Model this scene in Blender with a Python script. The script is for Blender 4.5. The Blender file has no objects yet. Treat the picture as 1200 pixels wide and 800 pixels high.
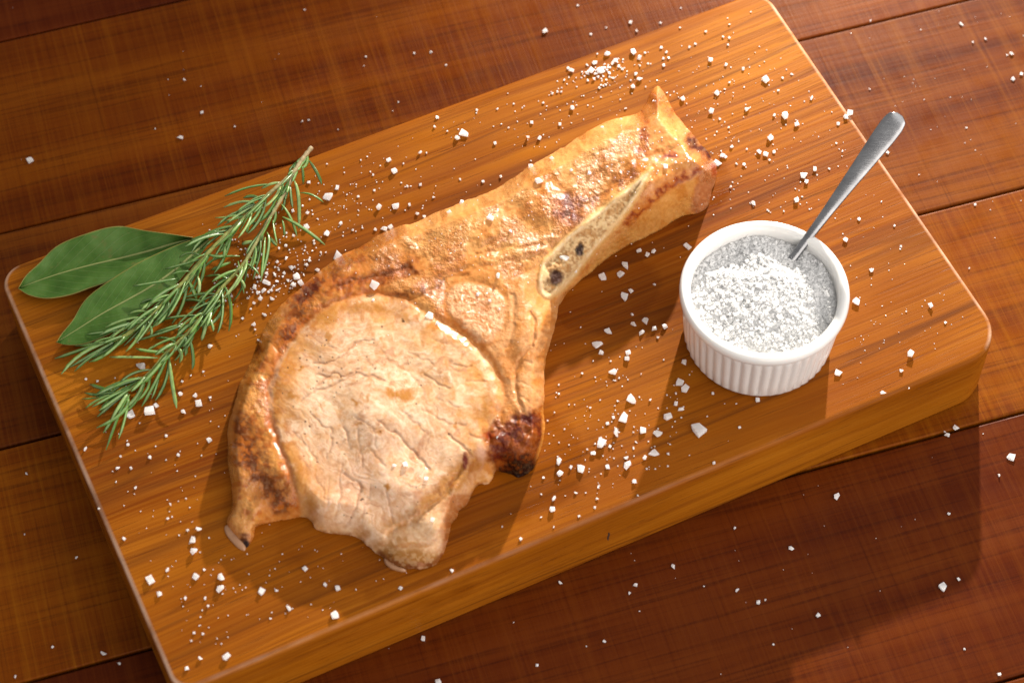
import bpy, bmesh, math, random
import numpy as np
from mathutils import Vector, Matrix

# ------------------------------------------------------------------ camera
sc = bpy.context.scene
COL = sc.collection
CM = 0.01
FPX, PITCH, HCAM = 2772.5, 1.006, 100.0          # lens in photo pixels, tilt, height in cm
BY, BCX, BCY, BL, BW, BH = 0.439, -0.685, 62.611, 42.54, 24.70, 4.185   # cutting board: yaw, centre, size (cm)
cam = bpy.data.cameras.new('camera')
camo = bpy.data.objects.new('camera', cam)
COL.objects.link(camo)
camo.location = (0, 0, HCAM * CM)
camo.rotation_euler = (math.pi / 2 - PITCH, 0, 0)
cam.sensor_width = 36
cam.lens = FPX / 1200 * 36
cam.clip_start = 0.01
cam.clip_end = 50
cam.dof.use_dof = True
cam.dof.focus_distance = 1.155
cam.dof.aperture_fstop = 9.0
sc.camera = camo

# ------------------------------------------------------------------ world, lamps, exposure
world = bpy.data.worlds.new('World')
sc.world = world
world.use_nodes = True
bg = world.node_tree.nodes['Background']
bg.inputs[0].default_value = (1.0, 0.97, 0.95, 1)
bg.inputs[1].default_value = 0.40

def spot(name, loc, target, watts, col, radius, size, blend):
    l = bpy.data.lights.new(name, 'SPOT')
    l.energy = watts; l.color = col; l.shadow_soft_size = radius
    l.spot_size = math.radians(size); l.spot_blend = blend
    o = bpy.data.objects.new(name, l); COL.objects.link(o)
    o.location = Vector(loc) * CM
    d = (Vector(target) - Vector(loc)).normalized()
    o.rotation_euler = d.to_track_quat('-Z', 'Y').to_euler()
    return o
spot('key_lamp', (32, 160, 45), (15, 54, 4), 140, (1.0, 0.93, 0.82), 0.013, 48, 1.0)
def fill_lamp(name, loc, target, watts, sx, sy, col):
    l = bpy.data.lights.new(name, 'AREA'); l.shape = 'RECTANGLE'; l.size = sx; l.size_y = sy; l.energy = watts; l.color = col
    o = bpy.data.objects.new(name, l); COL.objects.link(o); o.location = loc
    o.rotation_euler = (Vector(target) - Vector(loc)).to_track_quat('-Z', 'Y').to_euler()
fill_lamp('front_fill', (1.35, -0.75, 0.95), (0.0, 0.55, 0.04), 47.0, 4.0, 1.6, (1.0, 0.93, 0.86))  # unseen fill light, added to brighten the front-facing sides
fill_lamp('top_fill', (0.95, 0.55, 1.35), (0.05, 0.60, 0.04), 17.0, 2.4, 1.8, (1.0, 0.97, 0.93))  # unseen overhead fill, added to lift the shaded tops

sc.view_settings.view_transform = 'Standard'
sc.view_settings.look = 'None'
sc.view_settings.exposure = 0.0
sc.view_settings.gamma = 1.0
sc.render.engine = 'CYCLES'
sc.cycles.use_denoising = True
sc.cycles.max_bounces = 8
sc.cycles.transparent_max_bounces = 6
sc.cycles.sample_clamp_indirect = 4.0
sc.cycles.caustics_reflective = False
sc.cycles.caustics_refractive = False

rng = np.random.default_rng(7)
random.seed(7)

# ------------------------------------------------------------------ geometry helpers (cm in, metres out)
_fw = np.array([0, math.cos(PITCH), -math.sin(PITCH)])
_up = np.array([0, math.sin(PITCH), math.cos(PITCH)])
def at(x, y, z=BH):
    """point of the place at height z (cm) seen at photo pixel x, y"""
    x = np.asarray(x, float); y = np.asarray(y, float); z = np.asarray(z, float)
    d = _fw + ((x - 600) / FPX)[..., None] * np.array([1., 0, 0]) + ((400 - y) / FPX)[..., None] * _up
    t = (z - HCAM) / d[..., 2]
    return np.array([0, 0, HCAM]) + d * t[..., None]
def V(a): return Vector((float(a[0]), float(a[1]), float(a[2])))
PXCM = 23.6      # photo pixels per cm around the middle of the board

def empty(name, loc, rz=0.0, parent=None):
    o = bpy.data.objects.new(name, None); COL.objects.link(o)
    o.location = Vector([float(c) for c in loc]) * CM; o.rotation_euler = (0, 0, rz)
    o.empty_display_size = 0.02
    if parent: o.parent = parent
    return o
def tag(o, label=None, cat=None, group=None, kind=None):
    if label: o['label'] = label
    if cat: o['category'] = cat
    if group: o['group'] = group
    if kind: o['kind'] = kind
    return o
def mesh_np(name, verts, faces, smooth=True):
    me = bpy.data.meshes.new(name)
    v = np.asarray(verts, np.float32) * CM
    if isinstance(faces, np.ndarray):
        n, k = faces.shape
        me.vertices.add(len(v)); me.vertices.foreach_set('co', v.ravel())
        me.loops.add(n * k); me.loops.foreach_set('vertex_index', faces.astype(np.int32).ravel())
        me.polygons.add(n)
        me.polygons.foreach_set('loop_start', np.arange(0, n * k, k, dtype=np.int32))
        me.polygons.foreach_set('loop_total', np.full(n, k, np.int32))
    else:
        me.from_pydata(v.tolist(), [], faces)
    me.update(calc_edges=True); me.validate()
    me.polygons.foreach_set('use_smooth', np.full(len(me.polygons), smooth))
    me.update()
    return me
def obj(name, me, mat=None, parent=None, loc=None, rz=None):
    o = bpy.data.objects.new(name, me); COL.objects.link(o)
    if mat and not me.materials: me.materials.append(mat)
    if parent: o.parent = parent
    if loc is not None: o.location = Vector([float(c) for c in loc]) * CM
    if rz is not None: o.rotation_euler = (0, 0, rz)
    return o

# numpy noise ---------------------------------------------------------
_tab = rng.random((256, 256))
def vnoise(x, y, seed=0):
    x = np.asarray(x, float) + seed * 17.31; y = np.asarray(y, float) + seed * 9.77
    xi = np.floor(x).astype(int); yi = np.floor(y).astype(int)
    fx = x - xi; fy = y - yi
    fx = fx * fx * fx * (fx * (fx * 6 - 15) + 10); fy = fy * fy * fy * (fy * (fy * 6 - 15) + 10)
    a = _tab[xi & 255, yi & 255]; b = _tab[(xi + 1) & 255, yi & 255]
    c = _tab[xi & 255, (yi + 1) & 255]; d = _tab[(xi + 1) & 255, (yi + 1) & 255]
    return (a * (1 - fx) + b * fx) * (1 - fy) + (c * (1 - fx) + d * fx) * fy
def fbm(x, y, seed=0, oct=4, gain=0.5):
    s = 0; a = 1; t = 0
    for i in range(oct):
        s = s + a * vnoise(x * 2 ** i, y * 2 ** i, seed + i * 3); t += a; a *= gain
    return s / t
def sst(a, b, x):
    t = np.clip((x - a) / (b - a), 0, 1); return t * t * (3 - 2 * t)
def smin(a, b, k):
    h = np.clip(0.5 + 0.5 * (b - a) / k, 0, 1)
    return b * (1 - h) + a * h - k * h * (1 - h)
def segdist(X, Y, pts, closed=False):
    pts = np.asarray(pts, float); n = len(pts)
    D = np.full(X.shape, 1e9)
    for i in range(n if closed else n - 1):
        a = pts[i]; b = pts[(i + 1) % n]; d = b - a; L = d @ d + 1e-9
        t = np.clip(((X - a[0]) * d[0] + (Y - a[1]) * d[1]) / L, 0, 1)
        D = np.minimum(D, (X - a[0] - t * d[0]) ** 2 + (Y - a[1] - t * d[1]) ** 2)
    return np.sqrt(D)
def inside(X, Y, pts):
    pts = np.asarray(pts, float); r = np.zeros(X.shape, bool); n = len(pts)
    for i in range(n):
        x1, y1 = pts[i]; x2, y2 = pts[(i + 1) % n]
        if y1 == y2: continue
        c = ((y1 > Y) != (y2 > Y)) & (X < (x2 - x1) * (Y - y1) / (y2 - y1) + x1)
        r ^= c
    return r
def sdf(X, Y, pts):       # positive inside
    d = segdist(X, Y, pts, True)
    return np.where(inside(X, Y, pts), d, -d)
def smooth_poly(pts, n=4):  # closed Catmull-Rom
    pts = np.asarray(pts, float); N = len(pts); out = []
    for i in range(N):
        p0, p1, p2, p3 = pts[i - 1], pts[i], pts[(i + 1) % N], pts[(i + 2) % N]
        for k in range(n):
            t = k / n
            out.append(0.5 * (2 * p1 + (p2 - p0) * t + (2 * p0 - 5 * p1 + 4 * p2 - p3) * t * t + (3 * p1 - p0 - 3 * p2 + p3) * t ** 3))
    return np.array(out)
def catmull(pts, n=8):
    pts = np.asarray(pts, float)
    P = np.vstack([2 * pts[0] - pts[1], pts, 2 * pts[-1] - pts[-2]]); out = []
    for i in range(1, len(P) - 2):
        p0, p1, p2, p3 = P[i - 1], P[i], P[i + 1], P[i + 2]
        for k in range(n):
            t = k / n
            out.append(0.5 * (2 * p1 + (p2 - p0) * t + (2 * p0 - 5 * p1 + 4 * p2 - p3) * t * t + (3 * p1 - p0 - 3 * p2 + p3) * t ** 3))
    out.append(P[-2]); return np.array(out)

# ------------------------------------------------------------------ node helpers
class N:
    def __init__(s, name):
        s.m = bpy.data.materials.new(name); s.m.use_nodes = True
        s.t = s.m.node_tree; s.b = s.t.nodes['Principled BSDF']; s.out = s.t.nodes['Material Output']
    def n(s, typ, **kw):
        x = s.t.nodes.new(typ)
        for k, v in kw.items(): setattr(x, k, v)
        return x
    def l(s, a, b): s.t.links.new(a, b)
    def set(s, k, v):
        i = s.b.inputs[k]
        if hasattr(v, 'links') or isinstance(v, bpy.types.NodeSocket): s.l(v, i)
        else: i.default_value = v
    def math(s, op, a, b=None, c=None, clamp=False):
        x = s.n('ShaderNodeMath', operation=op, use_clamp=clamp)
        for i, v in enumerate((a, b, c)):
            if v is None: continue
            if isinstance(v, bpy.types.NodeSocket): s.l(v, x.inputs[i])
            else: x.inputs[i].default_value = v
        return x.outputs[0]
    def mix(s, f, a, b, blend='MIX'):
        x = s.n('ShaderNodeMix', data_type='RGBA', blend_type=blend)
        for i, v in ((0, f), (6, a), (7, b)):
            if isinstance(v, bpy.types.NodeSocket): s.l(v, x.inputs[i])
            else: x.inputs[i].default_value = v if i == 0 else (*v, 1) if len(v) == 3 else v
        return x.outputs[2]
    def coord(s, kind='Object'):
        return s.n('ShaderNodeTexCoord').outputs[kind]
    def mapping(s, vec, scale=(1, 1, 1), loc=(0, 0, 0), rot=(0, 0, 0)):
        x = s.n('ShaderNodeMapping'); s.l(vec, x.inputs[0])
        x.inputs['Scale'].default_value = scale; x.inputs['Location'].default_value = loc; x.inputs['Rotation'].default_value = rot
        return x.outputs[0]
    def noise(s, vec, scale=1.0, detail=3.0, rough=0.5, dist=0.0, color=False):
        x = s.n('ShaderNodeTexNoise')
        if vec is not None: s.l(vec, x.inputs['Vector'])
        x.inputs['Scale'].default_value = scale; x.inputs['Detail'].default_value = detail
        x.inputs['Roughness'].default_value = rough; x.inputs['Distortion'].default_value = dist
        return x.outputs['Color' if color else 'Fac']
    def ramp(s, fac, stops, interp='LINEAR'):
        x = s.n('ShaderNodeValToRGB'); x.color_ramp.interpolation = interp
        e = x.color_ramp.elements
        while len(e) < len(stops): e.new(0.5)
        for el, (p, c) in zip(e, stops):
            el.position = p; el.color = (*c, 1) if hasattr(c, '__len__') else (c, c, c, 1)
        s.l(fac, x.inputs[0]); return x.outputs[0]
    def bump(s, height, strength=0.3, dist=0.001, prev=None):
        x = s.n('ShaderNodeBump'); x.inputs['Strength'].default_value = strength; x.inputs['Distance'].default_value = dist
        s.l(height, x.inputs['Height'])
        if prev is not None: s.l(prev, x.inputs['Normal'])
        return x.outputs[0]
    def map(s, v, a, b, c=0.0, d=1.0):
        x = s.n('ShaderNodeMapRange'); s.l(v, x.inputs[0])
        for i, k in enumerate((a, b, c, d)): x.inputs[i + 1].default_value = k
        return x.outputs[0]
    def attr(s, name, out='Fac'):
        x = s.n('ShaderNodeAttribute', attribute_name=name); return x.outputs[out]

# ------------------------------------------------------------------ materials
def m_board():
    w = N('oiled_teak'); co = w.coord()
    # gentle wandering of the grain
    sep = w.n('ShaderNodeSeparateXYZ'); w.l(co, sep.inputs[0])
    wob = w.noise(w.mapping(co, (3.0, 9.0, 9.0)), 1.0, 2.0)
    y2 = w.math('MULTIPLY_ADD', wob, 0.022, sep.outputs[1])
    cmb = w.n('ShaderNodeCombineXYZ'); w.l(sep.outputs[0], cmb.inputs[0]); w.l(y2, cmb.inputs[1]); w.l(sep.outputs[2], cmb.inputs[2])
    g = cmb.outputs[0]
    band = w.noise(w.mapping(g, (1.0, 34, 34)), 1.0, 4.0, 0.55)
    streak = w.noise(w.mapping(g, (3.2, 230, 230)), 1.0, 5.0, 0.65)
    fine = w.noise(w.mapping(g, (14, 900, 900)), 1.0, 3.0, 0.6)
    patch = w.noise(w.mapping(co, (6, 13, 13), (0.3, 0.1, 0)), 1.0, 4.0)
    base = w.ramp(band, [(0.30, (0.155, 0.031, 0.0012)), (0.42, (0.235, 0.058, 0.0020)), (0.55, (0.300, 0.087, 0.0034)), (0.70, (0.375, 0.126, 0.0075))])
    dark = w.ramp(streak, [(0.38, 1.0), (0.53, 0.0)])
    zone = w.ramp(w.noise(w.mapping(g, (2.2, 30, 30), (0.7, 0.1, 0)), 1.0, 3.0), [(0.40, 1.0), (0.66, 0.35)])
    base = w.mix(w.math('MULTIPLY', w.math('MULTIPLY', dark, zone), 0.78), base, (0.13, 0.025, 0.0025))
    base = w.mix(w.map(fine, 0.35, 0.7, 0.0, 0.35), base, (0.46, 0.165, 0.013))
    base = w.mix(w.map(patch, 0.46, 0.68, 0.0, 0.72), base, (0.185, 0.044, 0.0022))
    v2 = w.ramp(w.noise(w.mapping(g, (1.6, 62, 62), (0.11, 0.53, 0)), 1.0, 3.0), [(0.488, 0.0), (0.50, 1.0), (0.507, 0.0)])
    base = w.mix(w.math('MULTIPLY', v2, w.map(fine, 0.3, 0.65, 0.1, 0.7)), base, (0.11, 0.026, 0.003))
    vein = w.noise(w.mapping(g, (1.1, 24, 24), (0.37, 0.2, 0)), 1.0, 2.0)
    vl = w.ramp(vein, [(0.475, 0.0), (0.50, 1.0), (0.510, 0.0)])
    base = w.mix(w.math('MULTIPLY', vl, w.map(streak, 0.35, 0.6, 0.2, 0.75)), base, (0.095, 0.024, 0.004))
    # grease soaked into the wood round the meat
    def soak(px_, py_, r_):
        P = at(px_, py_, BH) - np.array([BCX, BCY, 0]); c_, s_ = math.cos(BY), math.sin(BY)
        m_ = w.mapping(co, (100 / r_,) * 3, (-(P[0] * c_ + P[1] * s_) / r_, -(-P[0] * s_ + P[1] * c_) / r_, -BH / r_))
        ln = w.n('ShaderNodeVectorMath', operation='LENGTH'); w.l(m_, ln.inputs[0])
        d = w.math('ADD', ln.outputs['Value'], w.math('MULTIPLY', w.math('SUBTRACT', w.noise(w.mapping(co, (70, 130, 130)), 1.0, 4.0), 0.5), 0.55))
        return w.map(d, 0.86, 1.0, 1.0, 0.0)
    wet = w.math('MAXIMUM', w.math('MAXIMUM', soak(455, 545, 7.2), soak(700, 330, 3.2)), w.math('MAXIMUM', soak(600, 540, 3.6), soak(800, 215, 2.6)))
    base = w.mix(w.math('MULTIPLY', wet, 0.42), base, w.mix(1.0, base, (0.55, 0.42, 0.34), 'MULTIPLY'))
    pores = w.noise(w.mapping(g, (26, 1700, 1700)), 1.0, 2.0)
    pm = w.ramp(pores, [(0.27, 1.0), (0.36, 0.0)])
    base = w.mix(w.math('MULTIPLY', pm, 0.80), base, (0.085, 0.022, 0.004))
    w.set('Base Color', base)
    # worn pale arris, with the edge highlight painted into its colour
    worn_highlight = w.math('MULTIPLY', w.attr('worn_highlight'), w.map(w.noise(w.mapping(co, (60, 60, 60)), 1.0, 4.0), 0.3, 0.62, 0.15, 1.0))
    base = w.mix(worn_highlight, base, (0.62, 0.40, 0.28)); w.set('Base Color', base)
    rg = w.map(w.noise(w.mapping(co, (30, 120, 120)), 1.0, 4.0), 0.3, 0.7, 0.34, 0.62)
    w.set('Roughness', w.math('SUBTRACT', rg, w.math('MULTIPLY', wet, 0.16)))
    w.set('Specular IOR Level', 0.05)
    h = w.math('MULTIPLY_ADD', pm, -0.9, w.math('MULTIPLY', fine, 0.7))
    h = w.math('MULTIPLY_ADD', streak, 0.8, h)
    b1 = w.bump(h, 0.35, 0.0005)
    kn = w.noise(w.mapping(co, (600, 14, 14), rot=(0, 0, 0.5)), 1.0, 2.0)
    ks = w.ramp(kn, [(0.26, 1.0), (0.31, 0.0)])
    w.set('Normal', w.bump(ks, -0.25, 0.0005, b1))
    return w.m
def m_table():
    w = N('varnished_planks'); co = w.coord()
    inf = w.n('ShaderNodeObjectInfo')
    off = w.n('ShaderNodeVectorMath', operation='ADD'); w.l(co, off.inputs[0])
    cmb = w.n('ShaderNodeCombineXYZ')
    w.l(w.math('MULTIPLY', inf.outputs['Random'], 7.0), cmb.inputs[0]); w.l(w.math('MULTIPLY', inf.outputs['Random'], 3.1), cmb.inputs[1])
    w.l(cmb.outputs[0], off.inputs[1]); g = off.outputs[0]
    band = w.noise(w.mapping(g, (2.0, 34, 34)), 1.0, 4.0, 0.55, 0.3)
    grain = w.noise(w.mapping(g, (9, 380, 380)), 1.0, 4.0, 0.65)
    saw = w.noise(w.mapping(g, (620, 11, 11), rot=(0, 0, 0.05)), 1.0, 5.0, 0.65)
    saw2 = w.noise(w.mapping(g, (150, 5, 5), rot=(0, 0, 0.03)), 1.0, 2.0, 0.5)
    blot = w.noise(w.mapping(g, (12, 17, 17)), 1.0, 3.0)
    base = w.ramp(band, [(0.28, (0.090, 0.015, 0.0020)), (0.45, (0.150, 0.031, 0.0028)), (0.60, (0.200, 0.049, 0.0040)), (0.75, (0.24, 0.066, 0.0060))])
    base = w.mix(w.ramp(grain, [(0.36, 0.55), (0.5, 0.0)]), base, (0.060, 0.012, 0.003))
    base = w.mix(w.map(saw, 0.48, 0.74, 0.0, 0.45), base, (0.26, 0.080, 0.007))
    base = w.mix(w.map(saw2, 0.50, 0.75, 0.0, 0.35), base, (0.25, 0.074, 0.006))
    base = w.mix(w.map(saw, 0.42, 0.28, 0.0, 0.5), base, (0.065, 0.013, 0.003))
    base = w.mix(w.map(blot, 0.5, 0.75, 0.0, 0.4), base, (0.10, 0.022, 0.004))
    base = w.mix(1.0, base, inf.outputs['Color'], 'MULTIPLY')
    w.set('Base Color', base)
    w.set('Roughness', w.map(w.noise(w.mapping(g, (60, 60, 60)), 1.0, 4.0), 0.3, 0.7, 0.30, 0.50))
    w.set('Specular IOR Level', 0.045)
    h = w.math('MULTIPLY_ADD', grain, 0.7, w.math('MULTIPLY', saw, 1.0))
    w.set('Normal', w.bump(h, 0.35, 0.0005))
    return w.m
def m_meat():
    w = N('roast_pork'); co = w.coord()
    col = w.attr('albedo', 'Color'); gl = w.attr('gloss'); rg = w.attr('grit')
    n1 = w.noise(co, 420, 5.0, 0.6); n2 = w.noise(co, 1500, 3.0, 0.6)
    c = w.mix(w.map(n1, 0.35, 0.75, 0.0, 0.55), col, w.mix(1.0, col, (0.74, 0.50, 0.28), 'MULTIPLY'))
    c = w.mix(w.map(n2, 0.55, 0.8, 0.0, 0.25), c, w.mix(1.0, col, (1.25, 1.25, 1.3), 'MULTIPLY'))
    w.set('Base Color', c)
    w.set('Subsurface Weight', 0.16); w.set('Subsurface Radius', (1.0, 0.45, 0.22)); w.set('Subsurface Scale', 0.0022)
    w.set('Roughness', w.math('SUBTRACT', 0.62, w.math('MULTIPLY', gl, 0.40)))
    w.set('Specular IOR Level', 0.12)
    w.set('Coat Weight', w.math('MULTIPLY', gl, 0.80)); w.set('Coat Roughness', 0.10)
    vor = w.n('ShaderNodeTexVoronoi', feature='SMOOTH_F1'); w.l(co, vor.inputs['Vector']); vor.inputs['Scale'].default_value = 700
    h = w.math('MULTIPLY', w.math('ADD', w.math('MULTIPLY', n1, 1.0), w.math('ADD', w.math('MULTIPLY', n2, 0.6), w.math('MULTIPLY', vor.outputs['Distance'], -0.5))), rg)
    nb = w.bump(h, 0.6, 0.0009)
    w.set('Normal', nb); w.l(nb, w.b.inputs['Coat Normal'])
    return w.m
def m_ceramic():
    w = N('white_porcelain')
    w.set('Base Color', (0.80, 0.785, 0.76, 1)); w.set('Roughness', 0.16); w.set('Coat Weight', 0.3); w.set('Coat Roughness', 0.05)
    w.set('Subsurface Weight', 0.12); w.set('Subsurface Scale', 0.004); w.set('Subsurface Radius', (1, 0.9, 0.8))
    n = w.noise(w.coord(), 60, 2); w.set('Normal', w.bump(n, 0.08, 0.0006))
    return w.m
def m_salt():
    w = N('salt_crystal')
    n = w.noise(w.coord(), 900, 3)
    w.set('Base Color', w.ramp(n, [(0.3, (0.95, 0.945, 0.94)), (0.7, (0.985, 0.98, 0.975))]))
    w.set('Roughness', 0.22); w.set('IOR', 1.5); w.set('Specular IOR Level', 0.6)
    bm_ = w.bump(w.noise(w.coord(), 1400, 2), 0.15, 0.0004); w.set('Normal', bm_)
    tr = w.n('ShaderNodeBsdfTranslucent'); tr.inputs[0].default_value = (0.97, 0.97, 0.97, 1)
    mx = w.n('ShaderNodeMixShader'); mx.inputs[0].default_value = 0.60
    w.l(w.b.outputs[0], mx.inputs[1]); w.l(tr.outputs[0], mx.inputs[2]); w.l(mx.outputs[0], w.out.inputs[0])
    return w.m
def m_steel():
    w = N('brushed_steel'); co = w.coord()
    n = w.noise(w.mapping(co, (120, 2500, 2500)), 1.0, 3.0)
    blot = w.noise(co, 150, 4.0)
    w.set('Base Color', w.ramp(blot, [(0.3, (0.27, 0.27, 0.28)), (0.7, (0.40, 0.40, 0.41))])); w.set('Metallic', 1.0)
    w.set('Roughness', w.map(n, 0.3, 0.7, 0.16, 0.28))
    w.set('Normal', w.bump(n, 0.12, 0.0003))
    return w.m
def m_needle():
    w = N('rosemary_needle'); co = w.coord('Generated'); ob = w.coord()
    inf = w.n('ShaderNodeObjectInfo')
    c = w.ramp(inf.outputs['Random'], [(0.0, (0.022, 0.090, 0.004)), (0.45, (0.055, 0.170, 0.010)), (0.8, (0.13, 0.28, 0.036)), (1.0, (0.34, 0.46, 0.15))])
    n = w.noise(ob, 350, 3.0)
    c = w.mix(w.map(n, 0.4, 0.7, 0.0, 0.5), c, (0.030, 0.085, 0.016))
    side = w.attr('rib')
    c = w.mix(w.math('MULTIPLY', side, 0.75), c, (0.33, 0.42, 0.20))
    w.set('Base Color', c); w.set('Roughness', 0.36); w.set('Subsurface Weight', 0.12); w.set('Subsurface Scale', 0.001)
    w.set('Specular IOR Level', 0.35); w.set('Coat Weight', 0.12); w.set('Coat Roughness', 0.15)
    w.set('Normal', w.bump(n, 0.3, 0.0006))
    return w.m
def m_stem():
    w = N('rosemary_stem'); ob = w.coord()
    n = w.noise(ob, 260, 4.0)
    t = w.attr('wood')
    c = w.mix(t, (0.23, 0.26, 0.050), (0.36, 0.26, 0.15))
    c = w.mix(w.map(n, 0.4, 0.7, 0.0, 0.6), c, (0.12, 0.10, 0.03))
    w.set('Base Color', c); w.set('Roughness', 0.6); w.set('Normal', w.bump(n, 0.6, 0.0012))
    return w.m
def m_leaf():
    w = N('bay_leaf'); 
    u = w.attr('across'); v = w.attr('along'); ob = w.coord()
    n = w.noise(ob, 70, 4.0); n2 = w.noise(ob, 500, 3.0)
    c = w.ramp(n, [(0.30, (0.030, 0.076, 0.009)), (0.50, (0.056, 0.122, 0.019)), (0.72, (0.095, 0.172, 0.042))])
    # side veins
    ph = w.math('SUBTRACT', w.math('MULTIPLY', v, 11.0), w.math('MULTIPLY', w.math('ABSOLUTE', u), 3.6))
    fr = w.math('ABSOLUTE', w.math('SUBTRACT', w.math('FRACT', ph), 0.5))
    vm = w.map(fr, 0.0, 0.07, 1.0, 0.0)
    c = w.mix(w.math('MULTIPLY', vm, 0.35), c, (0.14, 0.21, 0.07))
    edge = w.map(w.math('ABSOLUTE', u), 0.955, 1.0, 0.0, 1.0)
    c = w.mix(w.math('MULTIPLY', edge, 0.8), c, (0.26, 0.20, 0.055))
    spot_ = w.ramp(w.noise(ob, 110, 3.0), [(0.66, 0.0), (0.74, 1.0)])
    c = w.mix(w.math('MULTIPLY', spot_, 0.45), c, (0.15, 0.12, 0.035))
    w.set('Base Color', c); w.set('Roughness', w.map(n2, 0.3, 0.7, 0.42, 0.60))
    w.set('Specular IOR Level', 0.14); w.set('Subsurface Weight', 0.08); w.set('Subsurface Scale', 0.001)
    h = w.math('ADD', w.math('MULTIPLY', vm, 0.5), w.math('MULTIPLY', n2, 0.35))
    w.set('Normal', w.bump(h, 0.35, 0.0008))
    return w.m
def m_plain(name, col, rough=0.5, **kw):
    w = N(name); n = w.noise(w.coord(), 300, 4.0)
    w.set('Base Color', w.mix(w.map(n, 0.3, 0.7, 0.0, 0.5), col, tuple(c * 0.7 for c in col)))
    w.set('Roughness', rough); w.set('Normal', w.bump(n, 0.3, 0.0008))
    for k, v in kw.items(): w.set(k, v)
    return w.m
M = dict(board=m_board(), table=m_table(), meat=m_meat(), ceramic=m_ceramic(), salt=m_salt(), steel=m_steel(),
         needle=m_needle(), stem=m_stem(), leaf=m_leaf(),
         midrib=m_plain('leaf_midrib', (0.23, 0.26, 0.075), 0.5),
         under=m_plain('table_underside', (0.02, 0.008, 0.004), 0.8),
         juice=m_plain('fat_sliver', (0.40, 0.20, 0.10), 0.35, **{'Coat Weight': 0.15}))

# ------------------------------------------------------------------ table of planks
TYAW = math.radians(16.9)
te = np.array([math.cos(TYAW), math.sin(TYAW)]); tn = np.array([-te[1], te[0]])
table = empty('wooden_table', (0, 60, 0), 0)
tag(table, 'dark reddish brown table of wide varnished planks under the cutting board', 'table')
def plank_mesh(Lx, Wy, th, bev):
    xs = Lx / 2; prof = [(-Wy / 2, -th), (-Wy / 2, -bev)]
    for k in range(1, 4):
        a = k / 3 * math.pi / 2; prof.append((-Wy / 2 + bev * (1 - math.cos(a)), -bev + bev * math.sin(a)))
    prof += [(-y, z) for y, z in prof[::-1]]
    n = len(prof); vs = [(-xs, y, z) for y, z in prof] + [(xs, y, z) for y, z in prof]
    fs = [(i, (i + 1) % n, n + (i + 1) % n, n + i) for i in range(n)]
    fs = [f[::-1] for f in fs] + [tuple(range(n)), tuple(range(2 * n - 1, n - 1, -1))]
    return mesh_np('plank', vs, fs, False)
seams = [112.4, 99.8, 87.2, 74.6, 62.0, 49.4, 36.5, 24.0, 11.5]
for i in range(len(seams) - 1):
    gap = {1: .12, 2: .12, 3: .08, 4: .22, 5: .10, 6: .22}.get(i, .16)
    w_ = seams[i] - seams[i + 1] - gap
    me = plank_mesh(150, w_, 2.5, 0.10)
    mid = (seams[i] + seams[i + 1]) / 2
    c = tn * mid + te * (te @ np.array([0, 60.]) + (i % 3 - 1) * 1.7)
    o = obj('plank', me, M['table'], table, (c[0], c[1] - 60, 0.0), TYAW)
    o.color = {1: (.46, .32, .5, 1), 2: (.80, .74, .40, 1), 3: (.74, .74, .8, 1), 4: (1.10, 1.18, .6, 1), 5: (.52, .40, .5, 1), 6: (.66, .55, .6, 1)}.get(i, (.8, .7, .7, 1))
me = mesh_np('table_underside', [(-90, -70, -2.6), (90, -70, -2.6), (90, 80, -2.6), (-90, 80, -2.6)], [(0, 1, 2, 3)], False)
obj('underside', me, M['under'], table)

# ------------------------------------------------------------------ cutting board
def rounded_rect(L, W, radii, off=0.0, seg=10):
    pts = []
    for (sx, sy), r, a0 in zip(((1, -1), (1, 1), (-1, 1), (-1, -1)), radii, (-90, 0, 90, 180)):
        rr = max(r - off, 0.05); cx = sx * (L / 2 - r); cy = sy * (W / 2 - r)
        for k in range(seg + 1):
            a = math.radians(a0 + 90 * k / seg); pts.append((cx + rr * math.cos(a), cy + rr * math.sin(a)))
    return pts
radii = (2.1, 1.2, 1.2, 1.0)
rings = [(0.22, 0.0), (0.05, 0.10), (0.0, 0.3), (0.0, 1.6), (0.0, BH - 0.40)]
for k in range(1, 6):
    a = k / 5 * math.pi / 2; rings.append((0.26 * (1 - math.cos(a)), BH - 0.22 + 0.22 * math.sin(a)))
vs = []; fs = []
for off, z in rings: vs += [(x, y, z) for x, y in rounded_rect(BL, BW, radii, off)]
n = len(vs) // len(rings)
for r in range(len(rings) - 1):
    fs += [(r * n + i, r * n + (i + 1) % n, (r + 1) * n + (i + 1) % n, (r + 1) * n + i) for i in range(n)]
fs += [tuple(range((len(rings) - 1) * n, len(rings) * n)), tuple(range(n - 1, -1, -1))]
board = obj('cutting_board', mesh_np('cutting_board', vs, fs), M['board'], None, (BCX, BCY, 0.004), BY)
board.data.polygons[len(fs) - 2].use_smooth = False
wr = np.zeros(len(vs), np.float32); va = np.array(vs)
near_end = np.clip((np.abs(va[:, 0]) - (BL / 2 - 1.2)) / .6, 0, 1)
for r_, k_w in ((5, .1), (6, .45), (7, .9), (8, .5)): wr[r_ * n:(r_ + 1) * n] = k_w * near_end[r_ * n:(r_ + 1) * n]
wa = board.data.attributes.new('worn_highlight', 'FLOAT', 'POINT'); wa.data.foreach_set('value', wr)
tag(board, 'thick honey brown wooden cutting board with rounded corners carrying the pork chop', 'cutting board')

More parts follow.
